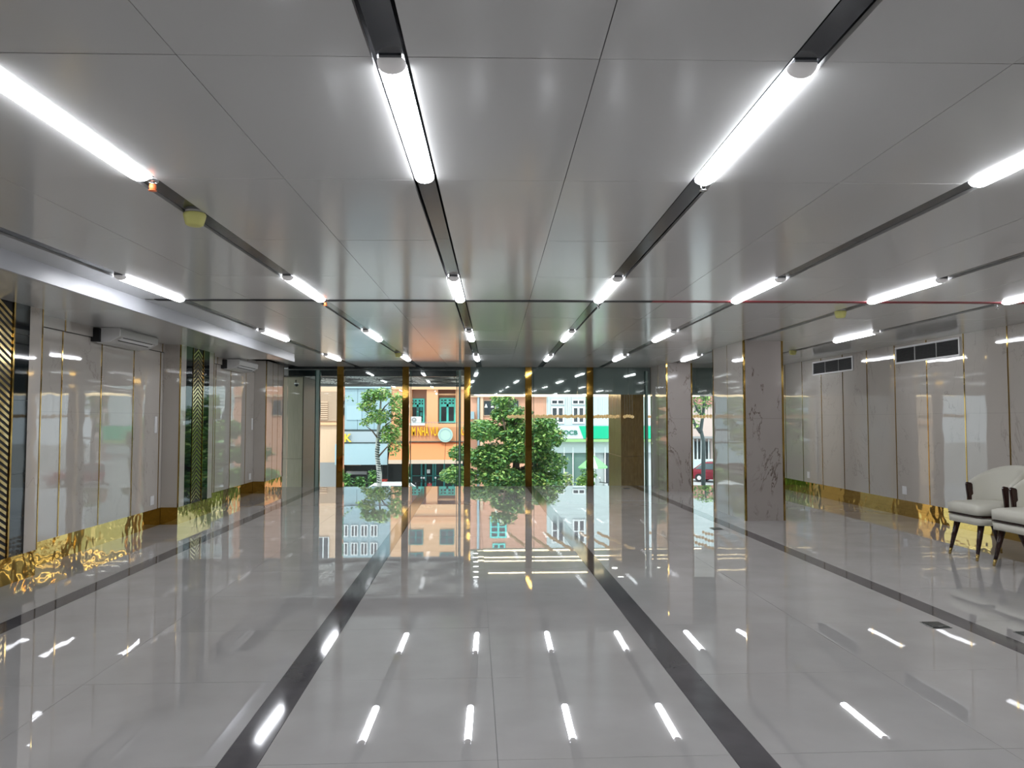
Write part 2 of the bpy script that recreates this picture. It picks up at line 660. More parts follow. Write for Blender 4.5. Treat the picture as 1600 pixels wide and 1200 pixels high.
def pilaster(y0, y1, label, chev, top):
    p = empty('pilaster', (XP - .125, (y0 + y1) / 2, 0), label, 'pilaster', 'marble pilasters on the left wall')
    core = box('core', XL, XP - .02, y0 + .02, y1 - .02, 0, top, dark_m, p)
    # end faces and skirting
    for (a, b) in ((y0, y0 + .02), (y1 - .02, y1)):
        box('side_panel', XL, XP - .012, a, b, .25, top, wall_m, p)
        box('skirting', XL, XP - .016, a + .004, b - .004, 0, .25, goldmirror_m, p)
    box('skirting', XP - .02, XP - .006, y0 + .004, y1 - .004, 0, .25, goldmirror_m, p)
    for yy in (y0 - .002, y1 - .014):
        box('corner_trim', XP - .014, XP + .004, yy, yy + .016, .25, top, gold_m, p)
    ym = (y0 + y1) / 2
    if chev:
        a1, a2, a3 = y0 + .22, y0 + .46, ym - CH_H - .02
        for (a, b) in ((y0 + .014, a1), (y1 - .22, y1 - .014)):
            box('marble_strip', XP - .02, XP, a, b - .002, .25, top, wall_m, p)
        for (a, b) in ((a1, ym - CH_H - .03), (ym + CH_H + .03, y1 - .22)):
            bz = [.25, 1.02, 1.72, 2.35, top]
            for z0, z1 in zip(bz[:-1], bz[1:]):
                box('black_panel', XP - .02, XP + .001, a + .004, b - .004, z0 + .001, z1 - .001, black_m, p)
        for yy in (ym - CH_H - .03, ym + CH_H + .006):
            box('gold_frame', XP - .02, XP + .008, yy, yy + .024, .25, top, gold_m, p)
        box('screen_back', XP - .02, XP - .006, ym - CH_H - .006, ym + CH_H + .006, .25, top, reveal_m, p)
        z = top
        while z > .30 + .03:
            for s in (-1, 1):
                zz = z
                o = link('chevron_bar', BARS[s], p, (XP - .0055, ym, min(zz, top)))
                if zz - .142 < .25:
                    # cut the last bars at the skirting
                    f = max(.02, (zz - .032 - .25) / .11)
                    f = min(f, 1)
                    o.scale = (1, f, f)
            z -= .064
    else:
        e = [y0 + .014, y0 + .5, y1 - .5, y1 - .014]
        for a, b in zip(e[:-1], e[1:]):
            box('marble_strip', XP - .02, XP, a + .004, b - .004, .25, top, wall_m, p)
        for j in e[1:-1]:
            box('brass_joint', XP - .018, XP + .003, j - .006, j + .006, .25, top, gold_m, p)
    return p


pilaster(6.38, 7.78, 'marble pilaster with gold chevron screen at the left edge of the photo', True, SOFF - .008)
pilaster(11.36, 12.79, 'marble pilaster with gold chevron screen between the two air conditioners', True, SOFF - .008)
pilaster(15.98, FRONT, 'plain marble pilaster with brass joints where the left wall meets the glass', False, CEIL + .02)


# ------------------------------------------------------------------ free-standing marble columns
def column(x0, x1, y0, y1, label):
    c = empty('marble_column', ((x0 + x1) / 2, (y0 + y1) / 2, 0), label, 'column', 'marble columns on the right')
    box('core', x0 + .02, x1 - .02, y0 + .02, y1 - .02, 0, CEIL + .02, dark_m, c)
    for z0, z1 in ((0, 1.55), (1.552, CEIL + .02)):
        box('face_panel', x0 + .03, x1 - .03, y0 - .001, y0 + .02, z0, z1, col_m, c)
        box('face_panel', x0 + .03, x1 - .03, y1 - .02, y1 + .001, z0, z1, col_m, c)
    n = 2
    for k in range(n):
        a = y0 + .03 + (y1 - y0 - .06) * k / n
        b = y0 + .03 + (y1 - y0 - .06) * (k + 1) / n
        for z0, z1 in ((0, 1.55), (1.552, CEIL + .02)):
            box('side_panel', x0, x0 + .02, a + .006, b - .006, z0, z1, wall_m, c)
            box('side_panel', x1 - .02, x1, a + .006, b - .006, z0, z1, wall_m, c)
        if k:
            for xx in (x0 - .002, x1 - .006):
                box('brass_joint', xx, xx + .008, a - .006, a + .006, 0, CEIL + .02, gold_m, c)
    for xx in (x0 - .002, x1 - .028):
        for yy in (y0 - .003, y1 - .027):
            box('corner_trim', xx, xx + .03, yy, yy + .03, 0, CEIL + .02, gold_m, c)
    return c


column(4.11, 4.73, 11.34, 12.82, 'nearer square veined marble column with gold corners on the right')
column(4.10, 4.66, 15.95, FRONT, 'farther square veined marble column with gold corners against the glass front')

# ------------------------------------------------------------------ glass front
wf = empty('window_1', (1.0, FRONT, 0), 'glass front with gold fins facing the street', kind='structure')
FINS = [-3.05, -1.57, -.16, 1.25, 2.68]
for x in FINS:
    box('gold_fin', x - .075, x + .075, FRONT - .03, FRONT + .16, 0, CEIL, goldfin_m, wf, bevel=.004)
pe = [XP] + FINS[:5] + [4.10]
for a, b in zip(pe[:-1], pe[1:]):
    box('pane', a + .076, b - .076, FRONT + .06, FRONT + .072, 0, CEIL, glass_m, wf)
box('pane', 4.67, 5.60, FRONT + .06, FRONT + .072, 0, CEIL, glass_m, wf)
box('pane', 5.66, XR, FRONT + .06, FRONT + .072, 0, CEIL, glass_m, wf)
for (xa, w) in ((-3.62, .016), (-3.52, .014), (-1.455, .014), (-.40, .016), (-.355, .010), (-.31, .014), (1.375, .010), (3.98, .012), (5.645, .012)):
    box('glass_edge', xa - w / 2, xa + w / 2, FRONT + .02, FRONT + .10, 0, CEIL - .08, glassedge_m, wf)
for (xa, w) in ((-3.57, .07), (-.335, .03), (4.02, .05), (5.61, .05)):
    box('glass_edge', xa - w / 2, xa + w / 2, FRONT + .03, FRONT + .09, 0, CEIL - .08, glasspale_m, wf)

hd = box('wall_front', XL - .1, XR + .1, FRONT + .18, FRONT + .30, CEIL + .02, 3.0, concrete_m)
tag(hd, 'dark header and grey glass band above the glass front', kind='structure')
box('header_beam', XP + .06, -.42, FRONT + .18, FRONT + .30, CEIL - .21, CEIL - .07, header_m, hd)
box('header_rail', XP + .06, -.24, FRONT + .16, FRONT + .30, CEIL - .045, CEIL + .02, header_m, hd)
for (a, b) in ((-.10, 1.20), (1.20, 2.40), (2.40, 3.60), (3.60, 4.05), (4.05, 5.20), (5.20, XR)):
    box('band_panel', a + .003, b - .003, FRONT + .09, FRONT + .13, 2.115, CEIL + .02, bulk_m, hd)


# ------------------------------------------------------------------ wall vents, air conditioners, sockets
def vent(y0, y1, z0, z1, label):
    v = empty('wall_vent', (XR, (y0 + y1) / 2, z0), label, 'vent', 'air vents on the right wall')
    xo = XR - .022
    box('backing', XR - .006, XR - .001, y0 + .02, y1 - .02, z0 + .02, z1 - .02, dark_m, v)
    for (a, b) in ((z0, z0 + .028), (z1 - .028, z1)):
        box('frame', xo, XR - .001, y0, y1, a, b, plastic_m, v)
    for (a, b) in ((y0, y0 + .03), (y1 - .03, y1)):
        box('frame', xo, XR - .001, a, b, z0 + .0285, z1 - .0285, plastic_m, v)
    L = y1 - y0
    for k in (1, 2):
        box('mullion', xo + .002, XR - .001, y0 + L * k / 3 - .007, y0 + L * k / 3 + .007, z0 + .029, z1 - .029, acside_m, v)
    n = 11
    for i in range(n):
        z = z0 + .04 + (z1 - z0 - .08) * i / (n - 1)
        for k in range(3):
            o = box('louver', XR - .020, XR - .008, y0 + .031 + (L - .06) * k / 3 + .006, y0 + .029 + (L - .06) * (k + 1) / 3 - .006, z - .002, z + .002, louver_m, v)
            o.rotation_euler = (0, .5, 0)
    return v


vent(10.28, 11.92, 2.43, 2.70, 'black louvred air vent with white frame, nearer one on the right wall')
vent(13.30, 14.92, 2.42, 2.69, 'black louvred air vent with white frame, farther one on the right wall')


def aircon(y0, y1, top, label):
    a = empty('air_conditioner', (XL, (y0 + y1) / 2, top - .2), label, 'air conditioner', 'white air conditioners on the left wall')
    X0 = XL + .035
    prof = [(X0, top), (X0 + .27, top), (X0 + .285, top - .02), (X0 + .28, top - .10), (X0 + .16, top - .165), (X0 + .02, top - .185), (X0, top - .17)]
    b = prism('body', prof, 'y', y0 + .05, y1, acside_m, a)
    prism('end_cover', [(p[0] * .998 + X0 * .002, p[1] - .001) for p in prof], 'y', y0 + .03, y0 + .049, plastic_m, a)
    box('mounting_bracket', XL + .002, X0 + .06, y0 - .02, y0 + .03, top - .17, top - .01, dark_m, a)
    # front grille slots lie along the sloping underside
    for (t0, t1) in ((.12, .20), (.52, .66)):
        p0 = (X0 + .28 - .12 * t0, top - .10 - .065 * t0)
        p1 = (X0 + .28 - .12 * t1, top - .10 - .065 * t1)
        prism('air_slot', [p0, p1, (p1[0] + .004, p1[1] - .005), (p0[0] + .004, p0[1] - .005)], 'y', y0 + .16, y1 - .14, dark_m, a)
    prism('flap', [(X0 + .262, top - .113), (X0 + .222, top - .134), (X0 + .226, top - .141), (X0 + .266, top - .120)], 'y', y0 + .12, y1 - .1, plastic_m, a)
    return a


aircon(9.25, 10.38, SOFF - .010, 'white wall air conditioner nearer the camera, over the first marble bay')
aircon(13.90, 15.10, 2.63, 'white wall air conditioner farther away, beyond the chevron pilaster')


def plate(side, y, z, h, label, w=.085):
    x = XR if side > 0 else XL
    o = empty('wall_socket' if h < .2 else 'wall_switch', (x, y, z), label, 'socket' if h < .2 else 'switch', 'white wall plates')
    xa, xb = (x - .010, x - .001) if side > 0 else (x + .001, x + .010)
    box('plate', xa, xb, y - w / 2, y + w / 2, z - h / 2, z + h / 2, plastic_m, o, bevel=.003)
    xa, xb = (x - .012, x - .0095) if side > 0 else (x + .0095, x + .012)
    n = 2
    for k in range(n):
        zc = z + (k - .5) * h * .42
        box('insert', xa, xb, y - w * .3, y + w * .3, zc - h * .17, zc + h * .17, plastic_m, o)
    return o


plate(1, 11.76, .41, .13, 'white double wall socket low on the right wall, nearer the chairs', .12)
plate(1, 15.22, .40, .13, 'white wall socket low on the right wall, just past the marble column', .11)
plate(-1, 11.05, .385, .13, 'white wall socket low on the left wall, before the chevron pilaster', .12)
plate(-1, 15.75, .37, .13, 'white wall socket low on the left wall, before the farthest pilaster', .12)
plate(-1, 11.12, 1.46, .24, 'tall white switch plate on the left wall, before the chevron pilaster', .08)
plate(-1, 15.85, 1.44, .24, 'tall white switch plate on the left wall, before the farthest pilaster', .08)


def floor_box(x, y, w, d, label):
    o = empty('floor_socket', (x, y, 0), label, 'floor socket', 'dark floor sockets')
    box('frame', x - w / 2, x + w / 2, y - d / 2, y + d / 2, .001, .006, chrome_m, o, bevel=.002)
    box('lid', x - w / 2 + .012, x + w / 2 - .012, y - d / 2 + .012, y + d / 2 - .012, .006, .0085, header_m, o)
    box('finger_notch', x - .02, x + .02, y - d / 2 + .016, y - d / 2 + .03, .0085, .0095, chrome_m, o)


floor_box(3.45, 5.56, .15, .17, 'dark square floor socket nearest the camera on the right')
floor_box(3.41, 10.56, .15, .17, 'dark square floor socket beside the nearer marble column')
floor_box(3.38, 16.75, .15, .17, 'dark square floor socket close to the glass front')
floor_box(3.97, 5.27, .15, .17, 'dark square floor socket at the right edge of the photo')


# ------------------------------------------------------------------ sprinklers and smoke detectors
def detector(x, y, label, s=1.0):
    o = empty('smoke_detector', (x, y, CEIL), label, 'smoke detector', 'smoke detectors with yellow dust caps')
    prof = [(0, -.075 * s), (.038 * s, -.074 * s), (.050 * s, -.066 * s), (.060 * s, -.03 * s), (.064 * s, -.008 * s), (.060 * s, 0), (0, 0)]
    link('dust_cap', lathe_mesh(prof, yellow_m, 20, 'det%.2f' % s), o, (x, y, CEIL - .002))
    link('base', lathe_mesh([(0, -.004), (.052 * s, -.004), (.055 * s, .03), (0, .03)], plastic_m, 20, 'detb%.2f' % s), o, (x, y, CEIL))
    return o


for (x, y, l, s) in ((-1.63, 4.44, 'yellow capped smoke detector nearest the camera on the left', 1.0),
                     (4.06, 8.15, 'yellow capped smoke detector on the right, before the marble column', 1.0),
                     (5.56, 12.9, 'yellow capped smoke detector beside the right wall, past the column', 1.0),
                     (-1.38, 13.75, 'yellow capped smoke detector far left near the glass front', 1.0)):
    detector(x, y, l, s)


def sprinkler(x, y, label, m):
    o = empty('sprinkler', (x, y, CEIL), label, 'sprinkler', 'ceiling sprinklers')
    link('rose', lathe_mesh([(0, -.006), (.026, -.006), (.030, .004), (.030, .03), (0, .03)], chrome_m, 18, 'rose'), o, (x, y, CEIL))
    link('stem', lathe_mesh([(0, -.03), (.009, -.03), (.010, -.006), (0, -.006)], chrome_m, 10, 'stem'), o, (x, y, CEIL))
    for s in (-1, 1):
        tube('arm', [(x + s * .009, y, CEIL - .02), (x + s * .013, y, CEIL - .033), (x + s * .004, y, CEIL - .048)], .003, m, o, 6)
    link('deflector', lathe_mesh([(0, -.052), (.019, -.052), (.021, -.049), (.006, -.047), (0, -.047)], m, 14, 'defl'), o, (x, y, CEIL))
    if m is orange_m:
        link('cap', lathe_mesh([(0, -.05), (.012, -.05), (.018, -.036), (.016, -.018), (0, -.016)], m, 12, 'ocap'), o, (x, y, CEIL))


sprinkler(-1.62, 3.84, 'sprinkler with orange cap on the left, by the nearest lights', orange_m)
sprinkler(-1.51, 7.70, 'sprinkler with orange cap on the left, at the dark cross gap', orange_m)
sprinkler(1.15, 3.70, 'bare chrome sprinkler at the end of a light right of centre', chrome_m)
sprinkler(1.28, 7.72, 'bare chrome sprinkler right of centre, at the cross gap', chrome_m)
sprinkler(5.47, 7.60, 'bare chrome sprinkler hanging near the right wall', chrome_m)


# ------------------------------------------------------------------ chairs (they face the middle of the hall, backs to the right wall)
def cushion_mesh(w, d, h, m, r=.06, crown=.02, front=.06):
    """soft seat pad; x = depth, y = width, origin bottom centre"""
    bm = bmesh.new()
    nx, ny = 10, 10
    top, bot = {}, {}
    def pos(i, j):
        a, b = -1 + 2 * i / nx, -1 + 2 * j / ny
        # rounded rectangle with a narrower back
        x = a * d / 2
        wide = w / 2 * (1 - .10 * max(0, a))
        yv = b * wide
        cr = .25
        ex, ey = max(0, abs(a) - (1 - cr)) / cr, max(0, abs(b) - (1 - cr)) / cr
        k = math.hypot(ex, ey)
        if ex > 0 and ey > 0 and k > 0:
            m_ = max(ex, ey) / k
            x = math.copysign(d / 2 * ((1 - cr) + cr * ex * m_), a)
            yv = math.copysign(wide * ((1 - cr) + cr * ey * m_), b)
        return x, yv, a, b
    for i in range(nx + 1):
        for j in range(ny + 1):
            x, yv, a, b = pos(i, j)
            edge = max(abs(a), abs(b))
            zt = h + crown * (1 - a * a) * (1 - b * b) - (.022 if edge > .99 else (.005 if edge > .75 else 0))
            top[i, j] = bm.verts.new((x, yv, zt))
            bot[i, j] = bm.verts.new((x * .985, yv * .985, 0))
    for i in range(nx):
        for j in range(ny):
            bm.faces.new((top[i, j], top[i + 1, j], top[i + 1, j + 1], top[i, j + 1]))
            bm.faces.new((bot[i, j], bot[i, j + 1], bot[i + 1, j + 1], bot[i + 1, j]))
    rim = [(i, 0) for i in range(nx)] + [(nx, j) for j in range(ny)] + [(i, ny) for i in range(nx, 0, -1)] + [(0, j) for j in range(ny, 0, -1)]
    for a, b in zip(rim, rim[1:] + rim[:1]):
        bm.faces.new((bot[a], bot[b], top[b], top[a]))
    bmesh.ops.recalc_face_normals(bm, faces=bm.faces)
    return mesh_from_bm('cushion', bm, m, True)


def shell_back_mesh():
    """curved back shell wrapping round the seat rear; x toward the wall"""
    bm = bmesh.new()
    na, nz = 18, 8
    inn, out = {}, {}
    for i in range(na + 1):
        t = -1 + 2 * i / na
        ang = t * math.radians(88)
        hz = .44 - .20 * abs(t) ** 2.4          # arched top
        for k in range(nz + 1):
            s = k / nz
            z = .58 + hz * s
            lean = .10 * s
            for dct, rr in ((inn, 0.0), (out, .055)):
                taper = 1 - .5 * max(0, s - .75) / .25 * (1 if rr else 0)
                rx = .27 + rr * taper
                ry = .275 + rr * taper
                x = .02 + rx * math.cos(ang) * (1.0 + 0) + lean * math.cos(ang) - .02
                dct[i, k] = bm.verts.new((x, ry * math.sin(ang) + lean * .35 * math.sin(ang), z))
    for i in range(na):
        for k in range(nz):
            bm.faces.new((inn[i, k], inn[i, k + 1], inn[i + 1, k + 1], inn[i + 1, k]))
            bm.faces.new((out[i, k], out[i + 1, k], out[i + 1, k + 1], out[i, k + 1]))
        bm.faces.new((inn[i, nz], out[i, nz], out[i + 1, nz], inn[i + 1, nz]))
        bm.faces.new((inn[i, 0], inn[i + 1, 0], out[i + 1, 0], out[i, 0]))
    for i in (0, na):
        for k in range(nz):
            bm.faces.new((inn[i, k], inn[i, k + 1], out[i, k + 1], out[i, k]))
    bmesh.ops.recalc_face_normals(bm, faces=bm.faces)
    return mesh_from_bm('backrest', bm, leather_m, True)


def leg_mesh(top, foot, m, r0, r1, n=10):
    bm = bmesh.new()
    tube_bm(bm, [top, foot], [r0, r1], n)
    bmesh.ops.recalc_face_normals(bm, faces=bm.faces)
    return mesh_from_bm('leg', bm, m, True)


def make_chair(x, y, rz, label):
    c = empty('armchair', (x, y, 0), label, 'chair', 'cream armchairs by the right wall')
    c.rotation_euler = (0, 0, rz)
    def part(name, me, loc=(0, 0, 0), parent=None):
        o = bpy.data.objects.new(name, me)
        COL.objects.link(o)
        o.parent = parent or c
        o.location = loc
        return o
    def bx(name, x0, x1, y0, y1, z0, z1, m, bev=0, parent=None):
        return part(name, boxmesh(x1 - x0, y1 - y0, z1 - z0, m, bev, 2), ((x0 + x1) / 2, (y0 + y1) / 2, (z0 + z1) / 2), parent)
    part('seat_base', cushion_mesh(.56, .58, .095, leather_m, crown=0), (0, 0, .385))
    part('piping', cushion_mesh(.572, .592, .012, wood_m, crown=0), (0, 0, .481))
    part('seat_cushion', cushion_mesh(.57, .60, .115, leather_m, crown=.022), (0, 0, .492))
    part('backrest', shell_back_mesh(), (.02, 0, 0))
    for s in (-1, 1):
        # slanting show-wood posts at the ends of the back shell
        bm = bmesh.new()
        poly = [(-.02, .47), (.045, .47), (.015, .80), (-.045, .815), (-.058, .80)]
        va = [bm.verts.new((p[0], -.019, p[1])) for p in poly]
        vb = [bm.verts.new((p[0], .019, p[1])) for p in poly]
        bm.faces.new(va)
        bm.faces.new(list(reversed(vb)))
        for i in range(len(poly)):
            j = (i + 1) % len(poly)
            bm.faces.new((va[i], va[j], vb[j], vb[i]))
        bmesh.ops.recalc_face_normals(bm, faces=bm.faces)
        bmesh.ops.bevel(bm, geom=list(bm.edges), offset=.008, segments=2, affect='EDGES')
        part('arm_post', mesh_from_bm('arm_post', bm, wood_m), (.03, s * .305, 0))
        # legs with brass tips
        for (tx, fx, ty, fy) in ((-.20, -.285, .20, .235), (.20, .33, .20, .235)):
            t, f = Vector((tx, s * ty, .40)), Vector((fx, s * fy, .0))
            mid = t.lerp(f, .82)
            lg = part('leg', leg_mesh(t, mid, wood_m, .036, .0185))
            part('brass_tip', leg_mesh(mid, f, brass_m, .019, .013), parent=lg)
    return c


make_chair(5.735, 8.245, 0, 'cream leather armchair with dark wood legs, left of the two')
make_chair(5.745, 7.52, math.radians(2), 'cream leather armchair with dark wood legs, cut by the right edge')

# ------------------------------------------------------------------ lobby between the glass front and the street
lob_ceil_m = mat('lobby_ceiling', (.55, .50, .44), .18)
led_m = mat('warm_led', (.9, .8, .6), .5, emit=(1.0, .78, .48), estr=7.0)
down_m = mat('downlight', (.9, .9, .9), .5, emit=(1.0, .96, .9), estr=9.0)
bead_m = mat('bead_glass', (.42, .34, .22), .03, .35, emit=(1.0, .62, .25), estr=.4)
wire_m = mat('thin_wire', (.55, .55, .52), .4)
beige_m = mat('beige_cladding', (.5, .46, .34), .35, bump=(3, .05, .006))
color_noise(beige_m, (.46, .42, .31), (.54, .49, .37), 5, 4, stretch=(8, 8, .4))
bronze_m = mat('bronze_cladding', (.24, .145, .055), .28, .6)
color_noise(bronze_m, (.20, .12, .04), (.30, .19, .075), 9, 5, stretch=(3, 3, .6))
soff_m = mat('leaf_panel_plate', (.86, .87, .85), .35)
leaf_slat_m = mat('leaf_panel_slot', (.015, .016, .016), .6)
ZL = 2.22
LY0, LY1 = FRONT + .14, 22.2
lc = box('ceiling.001', -.10, 8.6, LY0, LY1, ZL, ZL + .12, lob_ceil_m)
tag(lc, 'lower lobby ceiling with warm light lines beyond the glass front', kind='structure')
fc = box('wall_facade', -6.5, 9.0, LY1 + .02, LY1 + .3, ZL + .28, 3.0, concrete_m)
tag(fc, 'facade beam over the lobby front', kind='structure')
for (yy, x0, x1) in ((18.7, .35, 3.2), (20.25, .1, 3.6), (20.8, .1, 4.1), (21.85, .1, 6.6)):
    box('light_line', x0, x1, yy - .028, yy + .028, ZL - .012, ZL - .001, led_m, lc)
dl = lathe_mesh([(0, -.006), (.07, -.006), (.072, .0), (0, .0)], down_m, 16, 'down')
dr = lathe_mesh([(.072, -.008), (.095, -.007), (.098, .0), (.072, .0)], plastic_m, 16, 'downring')
spots = [(.0 + .05, 18.2 + .62 * i) for i in range(6)] + [(.62, 17.75), (2.0, 17.75), (3.55, 19.1), (3.5, 18.05)]
spots = [(max(x, .05), y) for x, y in spots]
for i, (x, y) in enumerate(spots):
    o = empty('downlight', (x, y, ZL), None, 'downlight', 'downlights in the lobby ceiling')
    if i < 6:
        tag(o, 'small lobby downlight, ' + ORD[i] + ' from the glass in the row by the third fin')
    else:
        tag(o, ['round lobby downlight just behind the glass, left of the fourth fin', 'round lobby downlight just behind the glass, right of the fourth fin',
                'round lobby downlight before the bronze column, farther of two', 'round lobby downlight before the bronze column, nearer of two'][i - 6])
    link('lamp', dl, o, (x, y, ZL - .001))
    link('ring', dr, o, (x, y, ZL - .001))

bead_me = sphere_mesh(.042, bead_m, 10, 7)
wire_me = lathe_mesh([(.0018, 0), (.0018, 1.0)], wire_m, 4, 'wire')
rowsx = [.95, 1.45, 1.95, 2.45, 2.95, 3.45, 4.9, 5.4, 5.9, 6.4]
for i, x in enumerate(rowsx):
    o = empty('bead_pendant', (x, 19.8, 1.61), 'row of warm glass beads hanging in the lobby, ' + ORD[i] + ' from the left', 'pendant lamp', 'bead pendants in the lobby')
    for k in range(16):
        yy = 18.35 + k * .175
        xx = x + .42 - .028 * k
        zz = 1.61 + .012 * math.sin(k * 1.7 + i)
        b = link('bead', bead_me, o, (xx, yy, zz))
        w = link('wire', wire_me, o, (xx, yy, zz + .045))
        w.scale = (1, 1, ZL - zz - .045)

# left part: higher soffit of carved leaf panels
ls = box('ceiling.002', -5.2, -.24, LY0 + .2, LY1, 2.56, 2.7, soff_m)
tag(ls, 'outer soffit of carved leaf panels beyond the left panes', kind='structure')


def leaf_slats():
    bm = bmesh.new()
    W, D = 1.20, .92
    # frame
    for (x0, x1, y0, y1) in ((-W / 2, W / 2, -D / 2, -D / 2 + .014), (-W / 2, W / 2, D / 2 - .014, D / 2), (-W / 2, -W / 2 + .014, -D / 2, D / 2), (W / 2 - .014, W / 2, -D / 2, D / 2)):
        addbox(bm, x0, x1, y0, y1, -.003, 0)
    # two palm fans of curved slats
    for (cx, cy, a0, a1) in ((-.50, -.40, 5, 85), (.50, .40, 185, 265)):
        for i in range(11):
            a = math.radians(a0 + (a1 - a0) * i / 10)
            L = .86 - .22 * abs(i - 5) / 5
            pts = []
            for s in range(5):
                t = .12 + (L - .12) * s / 4
                aa = a + .25 * (s / 4) ** 2 * (1 if i > 5 else -1) * abs(i - 5) / 5
                pts.append((max(-W / 2 + .03, min(W / 2 - .03, cx + t * math.cos(aa))), max(-D / 2 + .03, min(D / 2 - .03, cy + t * math.sin(aa))), -.001))
            for p, q in zip(pts[:-1], pts[1:]):
                d = Vector(q) - Vector(p)
                if d.length < .01:
                    continue
                nrm = Vector((-d.y, d.x, 0)).normalized() * .014
                v = [bm.verts.new(Vector(p) + nrm), bm.verts.new(Vector(p) - nrm), bm.verts.new(Vector(q) - nrm), bm.verts.new(Vector(q) + nrm)]
                w = [bm.verts.new(x.co + Vector((0, 0, -.002))) for x in v]
                bm.faces.new(w)
                for k in range(4):
                    bm.faces.new((v[k], v[(k + 1) % 4], w[(k + 1) % 4], w[k]))
    bmesh.ops.recalc_face_normals(bm, faces=bm.faces)
    return mesh_from_bm('leaf_panel', bm, leaf_slat_m)


LS = leaf_slats()
for r in range(5):
    for c in range(4):
        o = link('leaf_panel', LS, ls, (-4.55 + 1.24 * c, 18.15 + .94 * r, 2.559))
        if (r + c) % 2:
            o.scale = (-1, 1, 1)


dark_olive_m = mat('dark_olive_sheet', (.045, .042, .028), .4)


def clad_column(x0, x1, y0, y1, zt, m, label, name, side=None):
    c = empty(name, ((x0 + x1) / 2, (y0 + y1) / 2, STREET), label, 'column')
    for i, (z0, z1) in enumerate(((STREET, -1.2), (-1.2, .6), (.6, zt))):
        box('cladding', x0, x1, y0, y1, z0 + .001, z1 - .001, m, c, bevel=.006)
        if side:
            box('dark_side_sheet', x1 + .001, x1 + .02, y0 + .005, y1, z0 + .001, z1 - .001, side, c)  # thin sheet over the right face, much darker than the column's front
    box('corner_bead', x0 - .006, x0 + .02, y0 - .006, y0 + .02, STREET + .001, zt - .002, m, c)
    return c


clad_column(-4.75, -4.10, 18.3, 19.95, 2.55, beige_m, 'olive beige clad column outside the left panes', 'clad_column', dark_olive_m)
clad_column(3.72, 4.30, 19.0, 20.8, ZL, bronze_m, 'bronze clad column standing in the lobby', 'bronze_column')

# little camera on the beige column
o = empty('security_camera', (-4.22, 18.2, 2.42), 'small dark dome camera on the beige column outside', 'camera')
tube('bracket', [(-4.25, 18.29, 2.47), (-4.24, 18.16, 2.46), (-4.22, 18.12, 2.40)], .012, header_m, o, 8)
link('dome', sphere_mesh(.05, header_m, 12, 8), o, (-4.21, 18.12, 2.36))
link('collar', lathe_mesh([(0, .0), (.055, .0), (.055, .03), (0, .035)], plastic_m, 14, 'collar'), o, (-4.21, 18.12, 2.37))

# ------------------------------------------------------------------ street
asphalt_m = mat('asphalt', (.44, .44, .43), .8)
pave_m = mat('pavement', (.42, .40, .37), .8)
g = box('ground', -90, 90, -30, 140, STREET - .4, STREET, asphalt_m)
tag(g, 'grey street far below the hall', kind='structure')
pv = box('pavement', -50, 30, 39.2, 42.5, STREET, STREET + .12, pave_m)
tag(pv, 'paved footway before the shops across the street', kind='structure')

BY = 42.0
K = BY / 1180.0


def fx(p):
    """facade drawing column to world x on the plane y = BY"""
    return (p - 741) * K


def fz(p):
    return CAM_H + (655 - p) * K


def bldg(name, p0, label):
    return empty(name, (fx(p0), BY, STREET), label, 'building')


def fbox(name, p0, p1, q0, q1, y0, y1, m, parent, bevel=0):
    """box on the facade: columns p0..p1, rows q0 (top)..q1 (bottom), depth BY+y0..BY+y1"""
    return box(name, fx(p0), fx(p1), BY + y0, BY + y1, fz(q1), fz(q0), m, parent, bevel)


pale_m = mat('pale_blue_panel', (.33, .465, .51), .35)
pale2_m = mat('pale_blue_sheet', (.38, .52, .57), .3)
fascia_m = mat('fascia_metal', (.40, .45, .48), .4)
line_m = mat('dark_line', (.05, .07, .07), .5)
orangewall_m = mat('orange_wall', (.78, .40, .20), .7)
orangelt_m = mat('orange_wall_light', (.82, .48, .26), .7)
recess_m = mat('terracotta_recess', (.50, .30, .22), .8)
teal_m = mat('teal_paint', (.11, .80, .72), .4)
tealdk_m = mat('teal_door', (.03, .26, .25), .4)
pane_m = mat('dark_pane', (.05, .06, .07), .12)
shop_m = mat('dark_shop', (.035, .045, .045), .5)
awn_m = mat('orange_awning', (.72, .24, .09), .7)
awnhem_m = mat('awning_hem', (.66, .50, .38), .6)
yellow_let_m = mat('yellow_letters', (.95, .62, .05), .4)
amber_let_m = mat('amber_letters', (.90, .47, .01), .5)
whitewall_m = mat('white_wall', (.60, .70, .70), .6)
whiteframe_m = mat('white_frame', (.88, .92, .92), .4)
sign_m = mat('sign_white', (.70, .76, .80), .35)
green_m = mat('sign_green', (.0, .52, .27), .35)
lime_m = mat('sign_lime', (.35, .60, .25), .4)
lettergreen_m = mat('letter_green', (.02, .20, .13), .4)
tan_m = mat('tan_wall', (.72, .50, .34), .7)
brownwall_m = mat('brown_wall', (.46, .32, .22), .8)
brick_m = mat('brick_red', (.58, .26, .22), .8)
pinkwall_m = mat('pale_pink_wall', (.66, .52, .47), .8)
grill_m = mat('grey_grille', (.30, .30, .30), .5)


